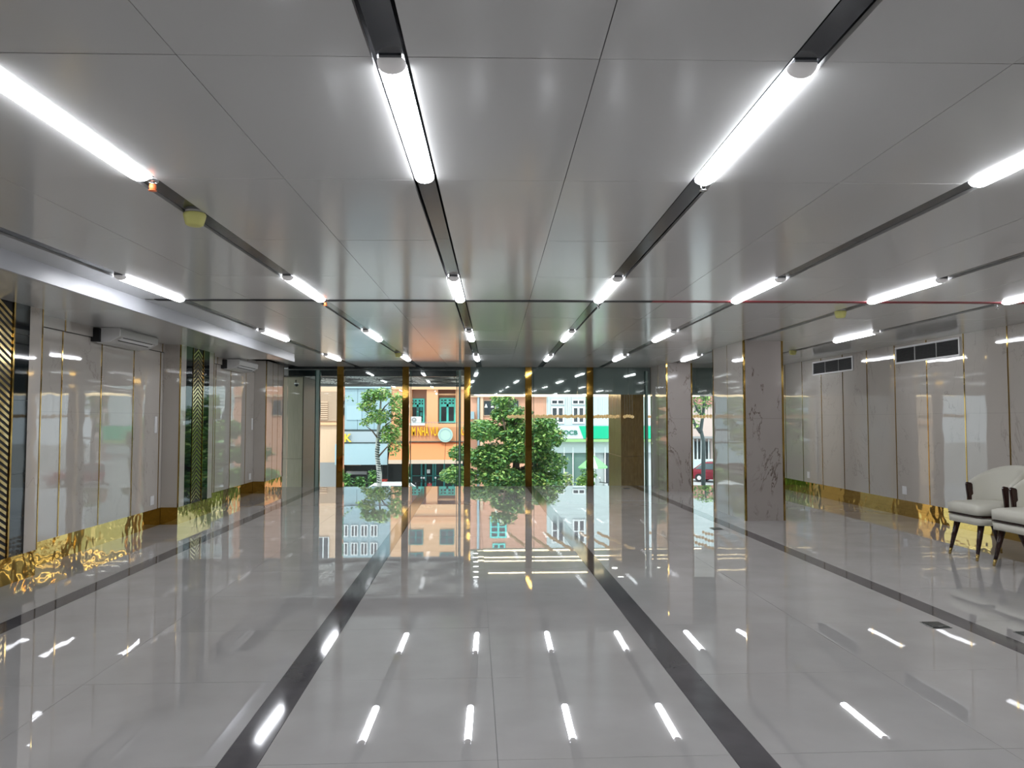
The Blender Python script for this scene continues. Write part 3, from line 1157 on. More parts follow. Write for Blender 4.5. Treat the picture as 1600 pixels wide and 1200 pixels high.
def window(b, p0, p1, q0, q1, fm, y=-.02, cols=2, bars=0, transom=0.0, pm=None, th=.05):
    """window with its own frame, panes and bars as sub-parts"""
    w = fbox('window', p0, p1, q0, q1, y - .015, y, pm or pane_m, b)
    x0, x1, z0, z1 = fx(p0), fx(p1), fz(q1), fz(q0)
    ya, yb = BY + y - .06, BY + y - .016
    for (a, c, d, e) in ((x0, x0 + th, z0, z1), (x1 - th, x1, z0, z1), (x0 + th, x1 - th, z0, z0 + th), (x0 + th, x1 - th, z1 - th, z1)):
        box('frame', a, c, ya, yb, d, e, fm, w)
    zt = z1 - (z1 - z0) * transom
    if transom:
        box('transom', x0 + th, x1 - th, ya, yb, zt - th * .8, zt + th * .8, fm, w)
    for k in range(1, cols):
        xm = x0 + (x1 - x0) * k / cols
        box('mullion', xm - th * .6, xm + th * .6, ya, yb, z0 + th, z1 - th, fm, w)
    for k in range(bars):
        zz = zt + (z1 - zt) * (k + 1) / (bars + 1) if transom else z0 + (z1 - z0) * (k + 1) / (bars + 1)
        box('bar', x0 + th, x1 - th, ya + .01, yb, zz - th * .35, zz + th * .35, fm, w)
    if transom and bars:
        for k in range(cols * 2):
            if k % 2 == 0:
                xm = x0 + (x1 - x0) * (k + 1) / (cols * 2)
                box('bar', xm - th * .35, xm + th * .35, ya + .01, yb, zt, z1 - th, fm, w)
    return w


def letters(name, txt, p0, q0, q1, m, parent, y=-.35, width_px=None, ext=.04):
    cu = bpy.data.curves.new('txt', 'FONT')
    cu.body = txt
    cu.extrude = ext
    cu.offset = .022
    cu.size = 1.0
    ob = bpy.data.objects.new('txt', cu)
    COL.objects.link(ob)
    bpy.context.view_layer.update()
    dg = bpy.context.evaluated_depsgraph_get()
    me = bpy.data.meshes.new_from_object(ob.evaluated_get(dg))
    bpy.data.objects.remove(ob)
    xs = [v.co.x for v in me.vertices]
    yy = [v.co.y for v in me.vertices]
    h = fz(q0) - fz(q1)
    sy = h / (max(yy) - min(yy))
    sx = (width_px * K / (max(xs) - min(xs))) if width_px else sy
    x_min, y_min = min(xs), min(yy)
    for v in me.vertices:
        v.co = Vector(((v.co.x - x_min) * sx, -v.co.z, (v.co.y - y_min) * sy))
    me.materials.clear()
    me.materials.append(m)
    return link(name, me, parent, (fx(p0), BY + y, fz(q1)))


# far-left tan building
b = bldg('tan_shophouse', 470, 'tan shophouse across the street at the far left, mostly behind the beige column')
fbox('wall', 380, 531.5, 470, 785, .3, 4, tan_m, b)
fbox('wall_band', 380, 531, 660, 664, .15, .299, orangelt_m, b)
fbox('roller_shutter', 496, 530, 612, 658, .2, .299, brownwall_m, b)
for i in range(9):
    fbox('shutter_slat', 497, 514, 628 + i * 3.2, 629.6 + i * 3.2, .14, .199, tan_m, b)
fbox('shopfront', 480, 529, 722, 784, .2, .299, grill_m, b)
for i in range(3):
    window(b, 440 + i * 30, 458 + i * 30, 520, 560, whiteframe_m, .29)

# pale blue shop building
b = bldg('pale_blue_shop', 572, 'pale blue panelled shop building across the street')
fbox('wall', 532.2, 611.2, 470, 694, .3, 4, pale_m, b)
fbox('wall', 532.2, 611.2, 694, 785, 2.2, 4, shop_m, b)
fbox('shop_ceiling', 532.2, 611.2, 692, 695, .3, 3, fascia_m, b)
for i, p in enumerate((534, 560, 586)):
    fbox('wall_panel', p, p + 25.5, 608, 671, .22, .299, pale_m, b)
fbox('light_panel', 543, 566, 634, 656, .17, .219, pale2_m, b)
fbox('ledge', 532.2, 611.2, 603, 607, .1, .299, pale2_m, b)
fbox('shadow_gap', 532.2, 611.2, 671.5, 674, .12, .299, line_m, b)
sgn = fbox('sign_fascia', 532.2, 611.2, 674, 692, -.1, .299, fascia_m, b)
fbox('fascia_trim', 532.2, 611.2, 690.5, 692.5, -.14, -.101, line_m, sgn)
letters('letter', 'A', 530, 677.5, 690, yellow_let_m, sgn, -.2, 11)
letters('letter', 'K', 542, 677.5, 690, yellow_let_m, sgn, -.2, 11)
a = fbox('awning', 532.4, 610.5, 693.5, 723.5, -1.1, -.9, pale2_m, b)
fbox('awning_top', 532.4, 610.5, 692.6, 693.4, -1.1, .2, pale2_m, b)
fbox('counter', 540, 572, 737, 742, .9, 1.3, grill_m, b)
fbox('counter', 536, 560, 724, 729, 1.5, 1.9, brownwall_m, b)
for i in range(2):
    fbox('post', 597 + i * 8, 598.5 + i * 8, 724, 785, .6, .8, line_m, b)
fbox('red_box', 600, 610, 746, 756, -1.2, -.6, mat('red_box', (.42, .05, .04), .4), b)
for r_ in range(2):
    for c_ in range(4):
        window(b, 536 + c_ * 15, 547 + c_ * 15, 560 - r_ * 28, 578 - r_ * 28, whiteframe_m, .29, 2)

# orange building
b = bldg('orange_shophouse', 690, 'orange shophouse with teal windows and amber lettering across the street')
fbox('wall', 611.6, 735, 440, 600, .3, 4, orangelt_m, b)
fbox('wall', 611.6, 735, 600, 690, 1.1, 4, recess_m, b)
for (p0, p1) in ((611.6, 643), (666.5, 684), (712, 735)):
    fbox('pier', p0, p1, 600, 690, .3, 1.099, orangewall_m, b)
fbox('lintel_beam', 611.6, 735, 600, 608.5, .2, .299, orangelt_m, b)
fbox('lintel_band', 684.5, 711.5, 614.5, 617, .6, 1.099, orangelt_m, b)
window(b, 640, 662, 622, 661, teal_m, 1.09, 2, 1, .30, th=.09)
window(b, 685.5, 711.5, 621, 661, teal_m, 1.09, 2, 1, .30, th=.10)
for i in range(2):
    for j in range(3):
        fbox('shutter_slat', 650 + i * 5, 653.5 + i * 5, 636 + j * 8, 642 + j * 8, 1.0, 1.02, tealdk_m, b)
fbox('balcony_slab', 611.6, 735, 662, 667, -.3, .299, orangewall_m, b)
sgn = fbox('sign_board', 611.6, 735, 667, 690, -.32, -.2, mat('sign_board_orange', (.62, .29, .14), .6), b)
fbox('sign_wall', 611.6, 735, 667, 692, -.19, .299, orangewall_m, b)
letters('letter', 'IM NHÀ VUI', 643.5, 663.5, 680.5, amber_let_m, sgn, -.40, 42)
letters('letter', 'U', 721, 669.5, 679.5, amber_let_m, sgn, -.40, 6)
fbox('sign_line', 611.6, 735, 689, 690.2, -.36, -.321, line_m, sgn)
for i in range(18):
    fbox('baluster', 645 + i * 5, 645.6 + i * 5, 660, 667, -.28, -.26, grill_m, b)
fbox('hand_rail', 643, 735, 659.5, 660.2, -.29, -.25, grill_m, b)
# sloping awning
for (p0, p1) in ((613, 643), (643, 697), (697, 724)):
    prism('awning', [(BY - .2, fz(690.5)), (BY - 1.5, fz(716)), (BY - 1.5, fz(716.8)), (BY - .2, fz(691.6))], 'x', fx(p0) + .01, fx(p1) - .01, awn_m, b)
    box('awning_hem', fx(p0) + .01, fx(p1) - .01, BY - 1.53, BY - 1.50, fz(721.5), fz(715.6), awnhem_m, b)
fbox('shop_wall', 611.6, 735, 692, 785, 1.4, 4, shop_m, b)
for p in (640, 656, 662.5, 674.5, 678, 692, 706, 720):
    fbox('door_stile', p, p + 2.6, 719, 785, 1.2, 1.399, tealdk_m, b)
fbox('door_rail', 640, 722, 744.5, 745.6, 1.2, 1.3, tealdk_m, b)
fbox('paper_notice', 666, 671, 735, 741, 1.15, 1.19, whiteframe_m, b)
# upper windows, seen mirrored in the floor
for p in (640, 688):
    window(b, p, p + 22, 548, 570, tealdk_m, .29, 2, 1)
    window(b, p, p + 22, 512, 534, tealdk_m, .29, 2, 1)
fbox('wall_band', 611.6, 735, 583, 590, .2, .299, orangewall_m, b)

# round sign
o = empty('round_sign', (fx(697), BY - .6, fz(679)), 'round pale mint sign hanging over the orange awning', 'sign')
bm = bmesh.new()
bmesh.ops.create_cone(bm, cap_ends=True, segments=36, radius1=.40, radius2=.40, depth=.1)
bmesh.ops.rotate(bm, matrix=Matrix.Rotation(PI / 2, 3, 'X'), verts=bm.verts)
link('disc', mesh_from_bm('disc', bm, mat('mint_sign', (.45, .64, .56), .3)), o, (fx(697), BY - .6, fz(679)))
bm = bmesh.new()
bmesh.ops.create_circle(bm, segments=30, radius=.33)
r1 = [v for v in bm.verts]
ring2 = [bm.verts.new(v.co * .9) for v in r1]
for i in range(30):
    bm.faces.new((r1[i], r1[(i + 1) % 30], ring2[(i + 1) % 30], ring2[i]))
bmesh.ops.rotate(bm, matrix=Matrix.Rotation(PI / 2, 3, 'X'), verts=bm.verts)
bmesh.ops.solidify(bm, geom=list(bm.faces), thickness=.01)
link('ring', mesh_from_bm('ring', bm, pale_m), o, (fx(697), BY - .665, fz(679)))
tube('bracket', [(fx(697), BY - .55, fz(679)), (fx(697), BY - .33, fz(676))], .02, grill_m, o, 6)

# outdoor air conditioner on the balcony
o = empty('outdoor_ac_unit', (fx(650.5), BY - .2, fz(661)), 'white outdoor air conditioner unit on the orange balcony', 'ac unit')
box('casing', fx(642.5), fx(659), BY - .30, BY + .05, fz(660.5), fz(651), plastic_m, o, .01)
bm = bmesh.new()
bmesh.ops.create_cone(bm, cap_ends=True, segments=24, radius1=.135, radius2=.135, depth=.03)
bmesh.ops.rotate(bm, matrix=Matrix.Rotation(PI / 2, 3, 'X'), verts=bm.verts)
link('fan_grille', mesh_from_bm('fan', bm, grill_m), o, (fx(648.5), BY - .31, fz(656)))
link('fan_hub', sphere_mesh(.04, plastic_m), o, (fx(648.5), BY - .33, fz(656)))
box('tray', fx(642), fx(665), BY - .42, BY - .3, fz(664.5), fz(661), plastic_m, o)

# terracotta building behind the big tree
b = bldg('terracotta_shophouse', 795, 'terracotta shophouse behind the big tree, with dark window and white paper lamps')
fbox('wall', 735, 855, 440, 785, .3, 4, mat('terracotta_wall', (.72, .38, .25), .7), b)
fbox('cornice', 735, 855, 617, 620.5, .1, .299, tan_m, b)
tube('drain_pipe', [(fx(747.5), BY + .2, fz(785)), (fx(747.5), BY + .2, fz(480))], .07, pale_m, b, 8)
fbox('pier', 750.5, 755, 600, 700, .15, .299, tan_m, b)
w = window(b, 755, 812, 625, 650, brownwall_m, .29, 3)
for i in range(3):
    bm = bmesh.new()
    bmesh.ops.create_cone(bm, cap_ends=True, segments=12, radius1=.09, radius2=.015, depth=.2)
    link('paper_lamp', mesh_from_bm('lamp', bm, whiteframe_m), w, (fx(759.5 + i * 9.8), BY + .12, fz(634)))
fbox('ac_box', 735.5, 741, 643, 655, -.1, .299, pale_m, b)
window(b, 766, 792, 556, 590, teal_m, .29, 2, 3, th=.09)
window(b, 770, 790, 532, 548, teal_m, .29, 2, 1, th=.09)

# white bank building
b = bldg('white_bank_building', 905, 'white bank building with green sign band across the street')
fbox('wall', 855, 1046, 440, 708, .3, 4, whitewall_m, b)
fbox('wall', 855, 1046, 708, 785, .5, 4, mat('grey_bank_wall', (.50, .56, .56), .6), b)
for (p0, p1) in ((862, 883), (895.5, 915.5)):
    window(b, p0, p1, 624, 632, whiteframe_m, .29, 2, th=.06)
    window(b, p0, p1, 635, 662, whiteframe_m, .29, 2, th=.09)
    window(b, p0, p1, 548, 585, whiteframe_m, .29, 2, 1, th=.09)
    window(b, p0, p1, 500, 530, whiteframe_m, .29, 2, 1, th=.09)
window(b, 960, 1005, 625, 660, whiteframe_m, .29, 3, th=.08)
fbox('ledge', 855, 1046, 664, 665.5, .05, .299, fascia_m, b)
sgn = fbox('sign_band', 855, 1046, 665.5, 685.5, -.1, .25, sign_m, b)
prism('green_field', [(fx(904.5), fz(665.6)), (fx(1045.8), fz(665.6)), (fx(1045.8), fz(685.4)), (fx(912), fz(685.4))], 'y', BY - .13, BY - .101, green_m, sgn)
fbox('lime_edge', 855, 1046, 686, 690.5, -.1, .25, lime_m, b)
letters('letter', 'OCB', 880, 672.3, 679.3, lettergreen_m, sgn, -.13, 22.5, .02)
for k in range(5):
    a_ = PI / 2 + k * 2 * PI / 5
    lo = sphere_mesh(.07, mat('logo_orange', (.80, .42, .12), .4) if k == 0 else MATS['logo_orange'], 10, 6)
    o = link('logo_petal', lo, sgn, (fx(873.5) + .085 * math.cos(a_), BY - .115, fz(675.8) + .085 * math.sin(a_)))
    o.scale = (1, .3, 1)
fbox('ground_window', 868, 919, 700, 706.5, .42, .499, pane_m, b)
fbox('ground_window', 868, 919, 707, 760, .45, .499, mat('green_glass', (.16, .26, .23), .15), b)
fbox('ground_window', 947, 955, 700, 760, .45, .499, pane_m, b)
for p in (882, 896, 919, 930, 947):
    fbox('shop_mullion', p, p + 1.6, 699, 785, .3, .419, whiteframe_m, b)

# buildings at the right end of the street
b = empty('brick_house', (fx(1110), 60, STREET), 'brick red and white house at the far right end of the street', 'building')
KK = 62 / 1180
def rbox(name, p0, p1, q0, q1, y0, y1, m):
    return box(name, (p0 - 741) * KK, (p1 - 741) * KK, 62 + y0, 62 + y1, CAM_H + (655 - q1) * KK, CAM_H + (655 - q0) * KK, m, b)
rbox('wall', 1040, 1150, 590, 632, 0, 4, brick_m)
rbox('wall', 1040, 1150, 500, 589.9, 0, 4, whitewall_m)
rbox('wall', 1040, 1150, 632.1, 752, .2, 4, pinkwall_m)
rbox('roof_edge', 1040, 1150, 682, 685, -1.2, .19, grill_m)
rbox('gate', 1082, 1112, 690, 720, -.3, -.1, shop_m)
for i in range(5):
    rbox('gate_bar', 1084 + i * 6, 1085.2 + i * 6, 686, 720, -.5, -.31, whiteframe_m)
rbox('roller_door', 1050, 1078, 690, 750, -.1, .19, whitewall_m)
o = prism('garden_wall', [((p - 741) * 58 / 1180, 58 + q) for p, q in ((1060, 0), (1090, -.6), (1125, -.2), (1150, .4), (1150, .8), (1125, .2), (1090, -.2), (1060, .4))], 'z', STREET, CAM_H + (655 - 718) * 58 / 1180, whitewall_m)
tag(o, 'low curved white garden wall at the far right end of the street', 'wall')

# ------------------------------------------------------------------ trees and plants
leafA = mat('leaf_green', (.17, .36, .08), .4)
leafB = mat('leaf_light', (.38, .56, .16), .4)
leafC = mat('leaf_dark', (.08, .21, .08), .4)
leafD = mat('leaf_yellow', (.42, .48, .14), .5)
bark_m = mat('bark', (.12, .085, .06), .8)
barkw_m = mat('bark_white', (.42, .42, .38), .7)


def foliage(name, blobs, n, size, mats, parent, seed, weights=None):
    """leaves scattered in ellipsoid clumps: one part nobody could count"""
    rr = random.Random(seed)
    verts, faces, mi = [], [], []
    tot = sum(bl[3] * bl[4] * bl[5] for bl in blobs)
    for bl in blobs:
        cx, cy, cz, rx, ry, rz = bl[:6]
        cnt = int(n * (rx * ry * rz) / tot)
        for _ in range(cnt):
            while True:
                d = Vector((rr.uniform(-1, 1), rr.uniform(-1, 1), rr.uniform(-1, 1)))
                if .25 < d.length < 1:
                    break
            d = d * (d.length ** -.45)
            p = Vector((cx + d.x * rx, cy + d.y * ry, cz + d.z * rz))
            ax = Vector((rr.uniform(-1, 1), rr.uniform(-1, 1), rr.uniform(-.7, .3))).normalized()
            sd = ax.cross(Vector((rr.uniform(-.5, .5), rr.uniform(-.5, .5), 1))).normalized()
            nn = sd.cross(ax)
            L = size * rr.uniform(.7, 1.3)
            w = L * .34
            i0 = len(verts)
            verts += [p, p + ax * L * .5 + sd * w + nn * .04 * L, p + ax * L - nn * .06 * L, p + ax * L * .5 - sd * w + nn * .04 * L]
            faces += [(i0, i0 + 1, i0 + 2), (i0, i0 + 2, i0 + 3)]
            k = rr.choices(range(len(mats)), weights or [1] * len(mats))[0]
            mi += [k, k]
    c = wloc(parent)
    me = bpy.data.meshes.new(name)
    me.from_pydata([tuple(v - c) for v in verts], [], faces)
    for m in mats:
        me.materials.append(m)
    for p, k in zip(me.polygons, mi):
        p.material_index = k
    o = link(name, me, parent, c)
    o['kind'] = 'stuff'
    return o


def trunk(name, pts, radii, parent, m=bark_m):
    return tube(name, pts, radii, m, parent, 9)


# the big leafy tree in the middle, about 28 m off
ty = 29.0
k29 = ty / 1180
def tx(p):
    return (p - 741) * k29
def tz(p):
    return CAM_H + (655 - p) * k29
t = empty('leafy_tree', (tx(800), ty, STREET), 'large bushy green tree in the middle of the street view', 'tree')
trunk('trunk', [(tx(800), ty, STREET), (tx(803), ty, -1.2), (tx(808), ty, .2), (tx(805), ty, 1.6)], [.20, .17, .12, .05], t)
trunk('branch', [(tx(803), ty, -1.2), (tx(770), ty - .4, -.3), (tx(745), ty - .5, .3)], [.10, .07, .03], t)
trunk('branch', [(tx(806), ty, -.6), (tx(840), ty - .4, .1), (tx(865), ty - .3, .3)], [.10, .07, .03], t)
trunk('branch', [(tx(806), ty, 0), (tx(790), ty - .3, 1.0), (tx(783), ty - .3, 1.9)], [.08, .05, .02], t)
rb = random.Random(3)
blobs = []
for (px, py, rx, rz) in ((790, 628, 22, 12), (800, 645, 34, 16), (760, 668, 34, 20), (805, 672, 40, 22), (846, 684, 34, 20), (722, 705, 24, 18), (760, 708, 46, 24),
                         (812, 708, 46, 26), (856, 715, 32, 22), (725, 738, 30, 18), (775, 745, 46, 20), (826, 742, 46, 20), (864, 750, 26, 14), (700, 742, 16, 12), (845, 660, 24, 14)):
    for j in range(3):
        blobs.append((tx(px + rb.uniform(-.35, .35) * rx), ty + rb.uniform(-1.3, 1.0), tz(py + rb.uniform(-.3, .3) * rz), rx * k29 * .72, rx * k29 * .72, rz * k29 * .72))
foliage('foliage', blobs, 30000, .155, [leafA, leafB, leafC, leafD], t, 5, [5, 3, 4, .7])

# the slim tree with the banded trunk, left
ty = 33.0
k29 = ty / 1180
t = empty('slim_tree', (tx(593), ty, STREET), 'slim tree with a black and white banded trunk before the pale blue shop', 'tree')
trunk('trunk', [(tx(594), ty, STREET), (tx(595), ty, tz(740)), (tx(591), ty, tz(710)), (tx(592), ty, tz(685)), (tx(595), ty, tz(650)), (tx(597), ty, tz(615))], [.12, .11, .09, .085, .06, .025], t, barkw_m)
for i in range(22):
    q = 753 - i * 3.6
    xc = 594.5 - 3.2 * math.exp(-((q - 708) / 18) ** 2)
    tube('bark_band', [(tx(xc - .2), ty, tz(q)), (tx(xc + .4), ty, tz(q - 1.5 - (i % 3) * .3))], .118 - i * .0012, line_m, t, 9)
for (p, q) in ((570, 640), (618, 655), (575, 665), (620, 690), (612, 628)):
    trunk('branch', [(tx(594), ty, tz(q + 22)), (tx((594 + p) / 2), ty - .2, tz(q + 8)), (tx(p), ty - .3, tz(q))], [.04, .028, .01], t)
blobs = []
for (px, py, rx, rz) in ((583, 618, 16, 12), (602, 614, 18, 12), (578, 635, 16, 10), (620, 632, 14, 18), (596, 650, 20, 14), (615, 672, 18, 16), (620, 695, 10, 16), (575, 658, 10, 7), (545, 622, 5, 6), (622, 655, 12, 14), (606, 684, 10, 8)):
    for j in range(2):
        blobs.append((tx(px + rb.uniform(-.3, .3) * rx), ty + rb.uniform(-.7, .5), tz(py + rb.uniform(-.3, .3) * rz), rx * k29 * .8, rx * k29 * .8, rz * k29 * .8))
foliage('foliage', blobs, 3600, .14, [leafA, leafB, leafC, leafD], t, 9, [4, 4, 2, 1.6])

# tree at the right end
ty = 50.0
k29 = ty / 1180
t = empty('street_tree', (tx(1104), ty, STREET), 'dark branched street tree seen between the two marble columns', 'tree')
trunk('trunk', [(tx(1102), ty, STREET), (tx(1103), ty, tz(690)), (tx(1099), ty, tz(672)), (tx(1104), ty, tz(640)), (tx(1106), ty, tz(600))], [.15, .13, .12, .10, .05], t, line_m)
trunk('branch', [(tx(1099), ty, tz(676)), (tx(1090), ty, tz(664)), (tx(1085), ty, tz(650))], [.14, .1, .05], t, line_m)
trunk('branch', [(tx(1103), ty, tz(650)), (tx(1093), ty, tz(640)), (tx(1088), ty, tz(625))], [.12, .08, .04], t, line_m)
foliage('foliage', [(tx(1100), ty, tz(628), .7, .7, .5), (tx(1092), ty, tz(645), .5, .5, .3), (tx(1088), ty, tz(662), .45, .45, .3), (tx(1108), ty, tz(610), .9, .9, .6)], 700, .22, [leafA, leafB, leafC], t, 21)

# shrubs in front of the shops
def shrub(p, q0, q1, w, yy, label, seed, ms):
    kk = yy / 1180
    x = (p - 741) * kk
    z1 = CAM_H + (655 - q0) * kk
    z0 = STREET + .12
    o = empty('potted_shrub', (x, yy, z0), label, 'shrub', 'shrubs along the shops')
    link('pot', lathe_mesh([(0, 0), (.2, 0), (.27, .4), (.24, .4), (0, .38)], grill_m, 14, 'pot'), o, (x, yy, z0))
    tube('stem', [(x, yy, z0 + .38), (x + .05, yy, z0 + 1.0)], [.03, .02], bark_m, o, 6)
    hz = (z1 - z0 - .5) / 2
    foliage('foliage', [(x, yy, z0 + .5 + hz, w, w * .8, hz), (x + .2, yy - .1, z0 + .5 + hz * 1.3, w * .7, w * .6, hz * .6)], 420, .16, ms, o, seed)


shrub(543, 738, 760, .22, 40.2, 'dark potted shrub at the left end of the pale blue shop', 31, [leafC, leafA])
shrub(564, 742, 760, .22, 40.2, 'dark potted shrub in the middle of the pale blue shop', 32, [leafC, leafA])
shrub(585, 732, 760, .22, 40.1, 'dark potted shrub beside the banded trunk', 33, [leafC, leafA])
shrub(884, 738, 760, .29, 39.6, 'pale potted shrub left of the green and white parasol', 34, [leafB, leafD, barkw_m])
shrub(909, 742, 760, .29, 39.6, 'bright green potted shrub under the green and white parasol', 35, [leafB, leafA])
shrub(918, 724, 760, .42, 41.0, 'dark potted shrub behind the green and white parasol', 36, [leafC, leafA])

# parasol
py_, kk = 39.3, 39.3 / 1180
pxw = (927 - 741) * kk
pz1, pz0 = CAM_H + (655 - 710.5) * kk, CAM_H + (655 - 729.5) * kk
o = empty('parasol', (pxw, py_, STREET + .12), 'green and white striped parasol before the bank', 'parasol')
for i in range(8):
    bm = bmesh.new()
    a0, a1 = 2 * PI * i / 8 + .15, 2 * PI * (i + 1) / 8 + .15
    r = .80
    A = [bm.verts.new((0, 0, pz1)), bm.verts.new((r * math.cos(a0), r * math.sin(a0), pz0)), bm.verts.new((r * math.cos(a1), r * math.sin(a1), pz0))]
    B = [bm.verts.new((0, 0, pz1 - .02))] + [bm.verts.new(v.co + Vector((0, 0, -.05))) for v in A[1:]]
    bm.faces.new(A)
    bm.faces.new(B)
    bm.faces.new((A[1], B[1], B[2], A[2]))
    bm.faces.new((A[0], B[0], B[1], A[1]))
    bm.faces.new((A[2], B[2], B[0], A[0]))
    bmesh.ops.recalc_face_normals(bm, faces=bm.faces)
    link('canopy_panel', mesh_from_bm('canopy', bm, whiteframe_m if i in (5, 1) else mat('parasol_green', (.25, .72, .25), .6) if 'parasol_green' not in MATS else (whiteframe_m if i in (5, 1) else MATS['parasol_green'])), o, (pxw, py_, 0))
tube('pole', [(pxw, py_, STREET + .12), (pxw, py_, pz1 + .06)], .025, plastic_m, o, 8)
link('foot', lathe_mesh([(0, 0), (.25, 0), (.25, .06), (.05, .1), (0, .1)], grill_m, 16, 'pfoot'), o, (pxw, py_, STREET + .12))


# ------------------------------------------------------------------ vehicles
tyre_m = mat('tyre', (.02, .02, .02), .7)
carglass_m = mat('car_glass', (.10, .13, .14), .08)


def car(x, y, rz, m, label):
    c = empty('parked_car', (x, y, STREET), label, 'car', 'cars in the street')
    c.rotation_euler = (0, 0, rz)
    def part(name, me, loc=(0, 0, 0), parent=None):
        o = bpy.data.objects.new(name, me)
        COL.objects.link(o)
        o.parent = parent or c
        o.location = loc
        return o
    def loft(stations, m_):
        """stations: (x, halfwidth, z) bottom-to-top loops as list of profile polygons"""
        bm = bmesh.new()
        rings = []
        for (zz, pl) in stations:
            rings.append([bm.verts.new((px, pyy, zz if not callable(zz) else zz(px))) for px, pyy in pl])
        n = len(rings[0])
        for a, b2 in zip(rings[:-1], rings[1:]):
            for i in range(n):
                bm.faces.new((a[i], a[(i + 1) % n], b2[(i + 1) % n], b2[i]))
        bm.faces.new(list(reversed(rings[0])))
        bm.faces.new(rings[-1])
        bmesh.ops.recalc_face_normals(bm, faces=bm.faces)
        return mesh_from_bm('car', bm, m_, False)
    def rr(x0, x1, w, cr=.25):
        pts = []
        for (cx, cy, a0) in ((x1 - cr, w - cr, 0), (x0 + cr, w - cr, 90), (x0 + cr, -w + cr, 180), (x1 - cr, -w + cr, 270)):
            for k in range(5):
                a = math.radians(a0 + 22.5 * k)
                pts.append((cx + cr * math.cos(a), cy + cr * math.sin(a)))
        return pts
    part('body', loft([(.22, rr(-2.15, 2.15, .82)), (.45, rr(-2.25, 2.25, .88)), (.75, rr(-2.25, 2.22, .88)), (.92, rr(-2.18, 2.05, .82))], m))
    part('windows', loft([(.93, rr(-1.75, 1.15, .77)), (1.36, rr(-1.15, .50, .64))], carglass_m))
    part('roof', loft([(1.35, rr(-1.22, .56, .66)), (1.41, rr(-1.15, .48, .63)), (1.45, rr(-1.0, .32, .52))], m))
    for s in (-1, 1):
        for (xa, xb) in ((1.17, .53), (-.32, -.32), (-1.77, -1.18)):
            bm = bmesh.new()
            tube_bm(bm, [(xa, s * .775, .92), (xb, s * .65, 1.37)], .035, 6)
            part('pillar', mesh_from_bm('pillar', bm, m, True))
    wh = bmesh.new()
    bmesh.ops.create_cone(wh, cap_ends=True, segments=20, radius1=.31, radius2=.31, depth=.2)
    bmesh.ops.rotate(wh, matrix=Matrix.Rotation(PI / 2, 3, 'X'), verts=wh.verts)
    wm = mesh_from_bm('wheel', wh, tyre_m)
    hb = bmesh.new()
    bmesh.ops.create_cone(hb, cap_ends=True, segments=14, radius1=.18, radius2=.15, depth=.22)
    bmesh.ops.rotate(hb, matrix=Matrix.Rotation(PI / 2, 3, 'X'), verts=hb.verts)
    hm = mesh_from_bm('hub', hb, plastic_m)
    for wx in (-1.35, 1.4):
        for s in (-1, 1):
            w_ = part('wheel', wm, (wx, s * .80, .31))
            part('hub', hm, (0, 0, 0), w_)
    for s in (-1, 1):
        part('tail_light', boxmesh(.06, .3, .14, red_m), (-2.22, s * .6, .78))
        part('headlight', boxmesh(.06, .3, .12, whiteframe_m), (2.2, s * .6, .72))
    return c


car(-4.35, 37.3, PI, mat('car_white', (.85, .87, .87), .2), 'white parked car, only its roof showing behind the floor edge')
car((1131 - 741) * 54 / 1180, 54.0, math.radians(-35), mat('car_red', (.24, .02, .035), .2), 'red car at the far right end of the street')


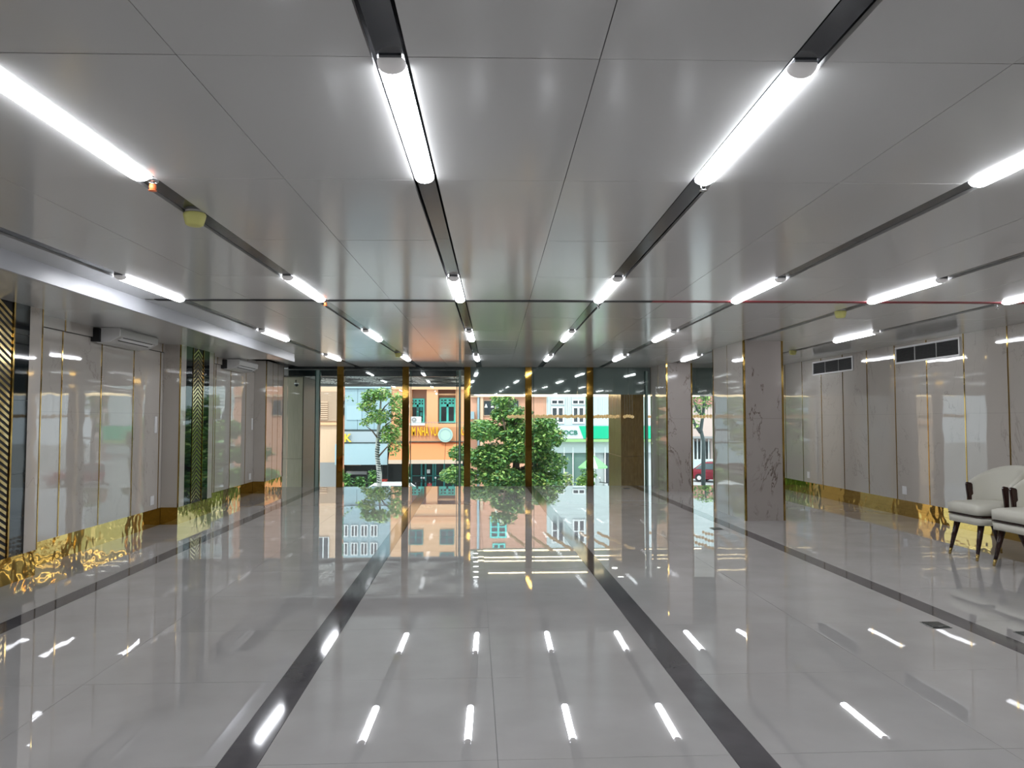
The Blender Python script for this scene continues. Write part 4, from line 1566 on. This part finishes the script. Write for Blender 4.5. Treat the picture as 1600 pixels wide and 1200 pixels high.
def motorbike(x, y, rz, m, label):
    c = empty('motorbike', (x, y, STREET + .12), label, 'motorbike', 'motorbikes before the shops')
    c.rotation_euler = (0, 0, rz)
    def part(name, me, loc=(0, 0, 0)):
        o = bpy.data.objects.new(name, me)
        COL.objects.link(o)
        o.parent = c
        o.location = loc
        return o
    for wx in (-.6, .6):
        bm = bmesh.new()
        n, mseg = 20, 6
        rg = [[bm.verts.new(((.24 + .045 * math.cos(b2)) * math.cos(a), .045 * math.sin(b2), (.24 + .045 * math.cos(b2)) * math.sin(a)))
               for b2 in [2 * PI * j / mseg for j in range(mseg)]] for a in [2 * PI * i / n for i in range(n)]]
        for i in range(n):
            for j in range(mseg):
                bm.faces.new((rg[i][j], rg[(i + 1) % n][j], rg[(i + 1) % n][(j + 1) % mseg], rg[i][(j + 1) % mseg]))
        part('wheel', mesh_from_bm('wheel', bm, tyre_m, True), (wx, 0, .285))
    def tb(name, pts, r, m_):
        bm = bmesh.new()
        tube_bm(bm, pts, r, 8)
        part(name, mesh_from_bm(name, bm, m_, True))
    tb('body', [(.40, 0, .75), (.15, 0, .42), (-.25, 0, .45), (-.70, 0, .68)], [.10, .13, .16, .07], m)
    tb('seat', [(.05, 0, .74), (-.3, 0, .76), (-.68, 0, .80)], [.09, .12, .07], tyre_m)
    tb('fork', [(.6, 0, .285), (.45, 0, .80), (.40, 0, 1.0)], [.03, .04, .04], grill_m)
    tb('handlebar', [(.32, -.33, 1.04), (.40, 0, 1.0), (.32, .33, 1.04)], .02, tyre_m)
    tb('front_shield', [(.50, 0, .55), (.47, 0, .95)], [.12, .14], m)
    for s in (-1, 1):
        tb('mirror', [(.34, s * .25, 1.04), (.32, s * .30, 1.22)], .012, tyre_m)
        part('mirror_glass', sphere_mesh(.06, plastic_m), (.32, s * .31, 1.25))
    return c


bike_k = mat('bike_black', (.03, .03, .035), .3)
bike_r = mat('bike_red', (.40, .04, .04), .3)
bike_w = mat('bike_silver', (.55, .58, .60), .3)
motorbike((651 - 741) * 40.5 / 1180, 40.9, 1.75, bike_k, 'black motorbike parked before the teal doors')
motorbike((672 - 741) * 40.3 / 1180, 40.9, 1.7, bike_r, 'dark red motorbike parked before the teal doors')
motorbike((857 - 741) * 40.3 / 1180, 40.2, 1.2, bike_w, 'silver motorbike half hidden right of the big tree')
motorbike((946 - 741) * 40.3 / 1180, 40.2, 1.4, bike_w, 'silver motorbike parked before the bank, by the bronze column')
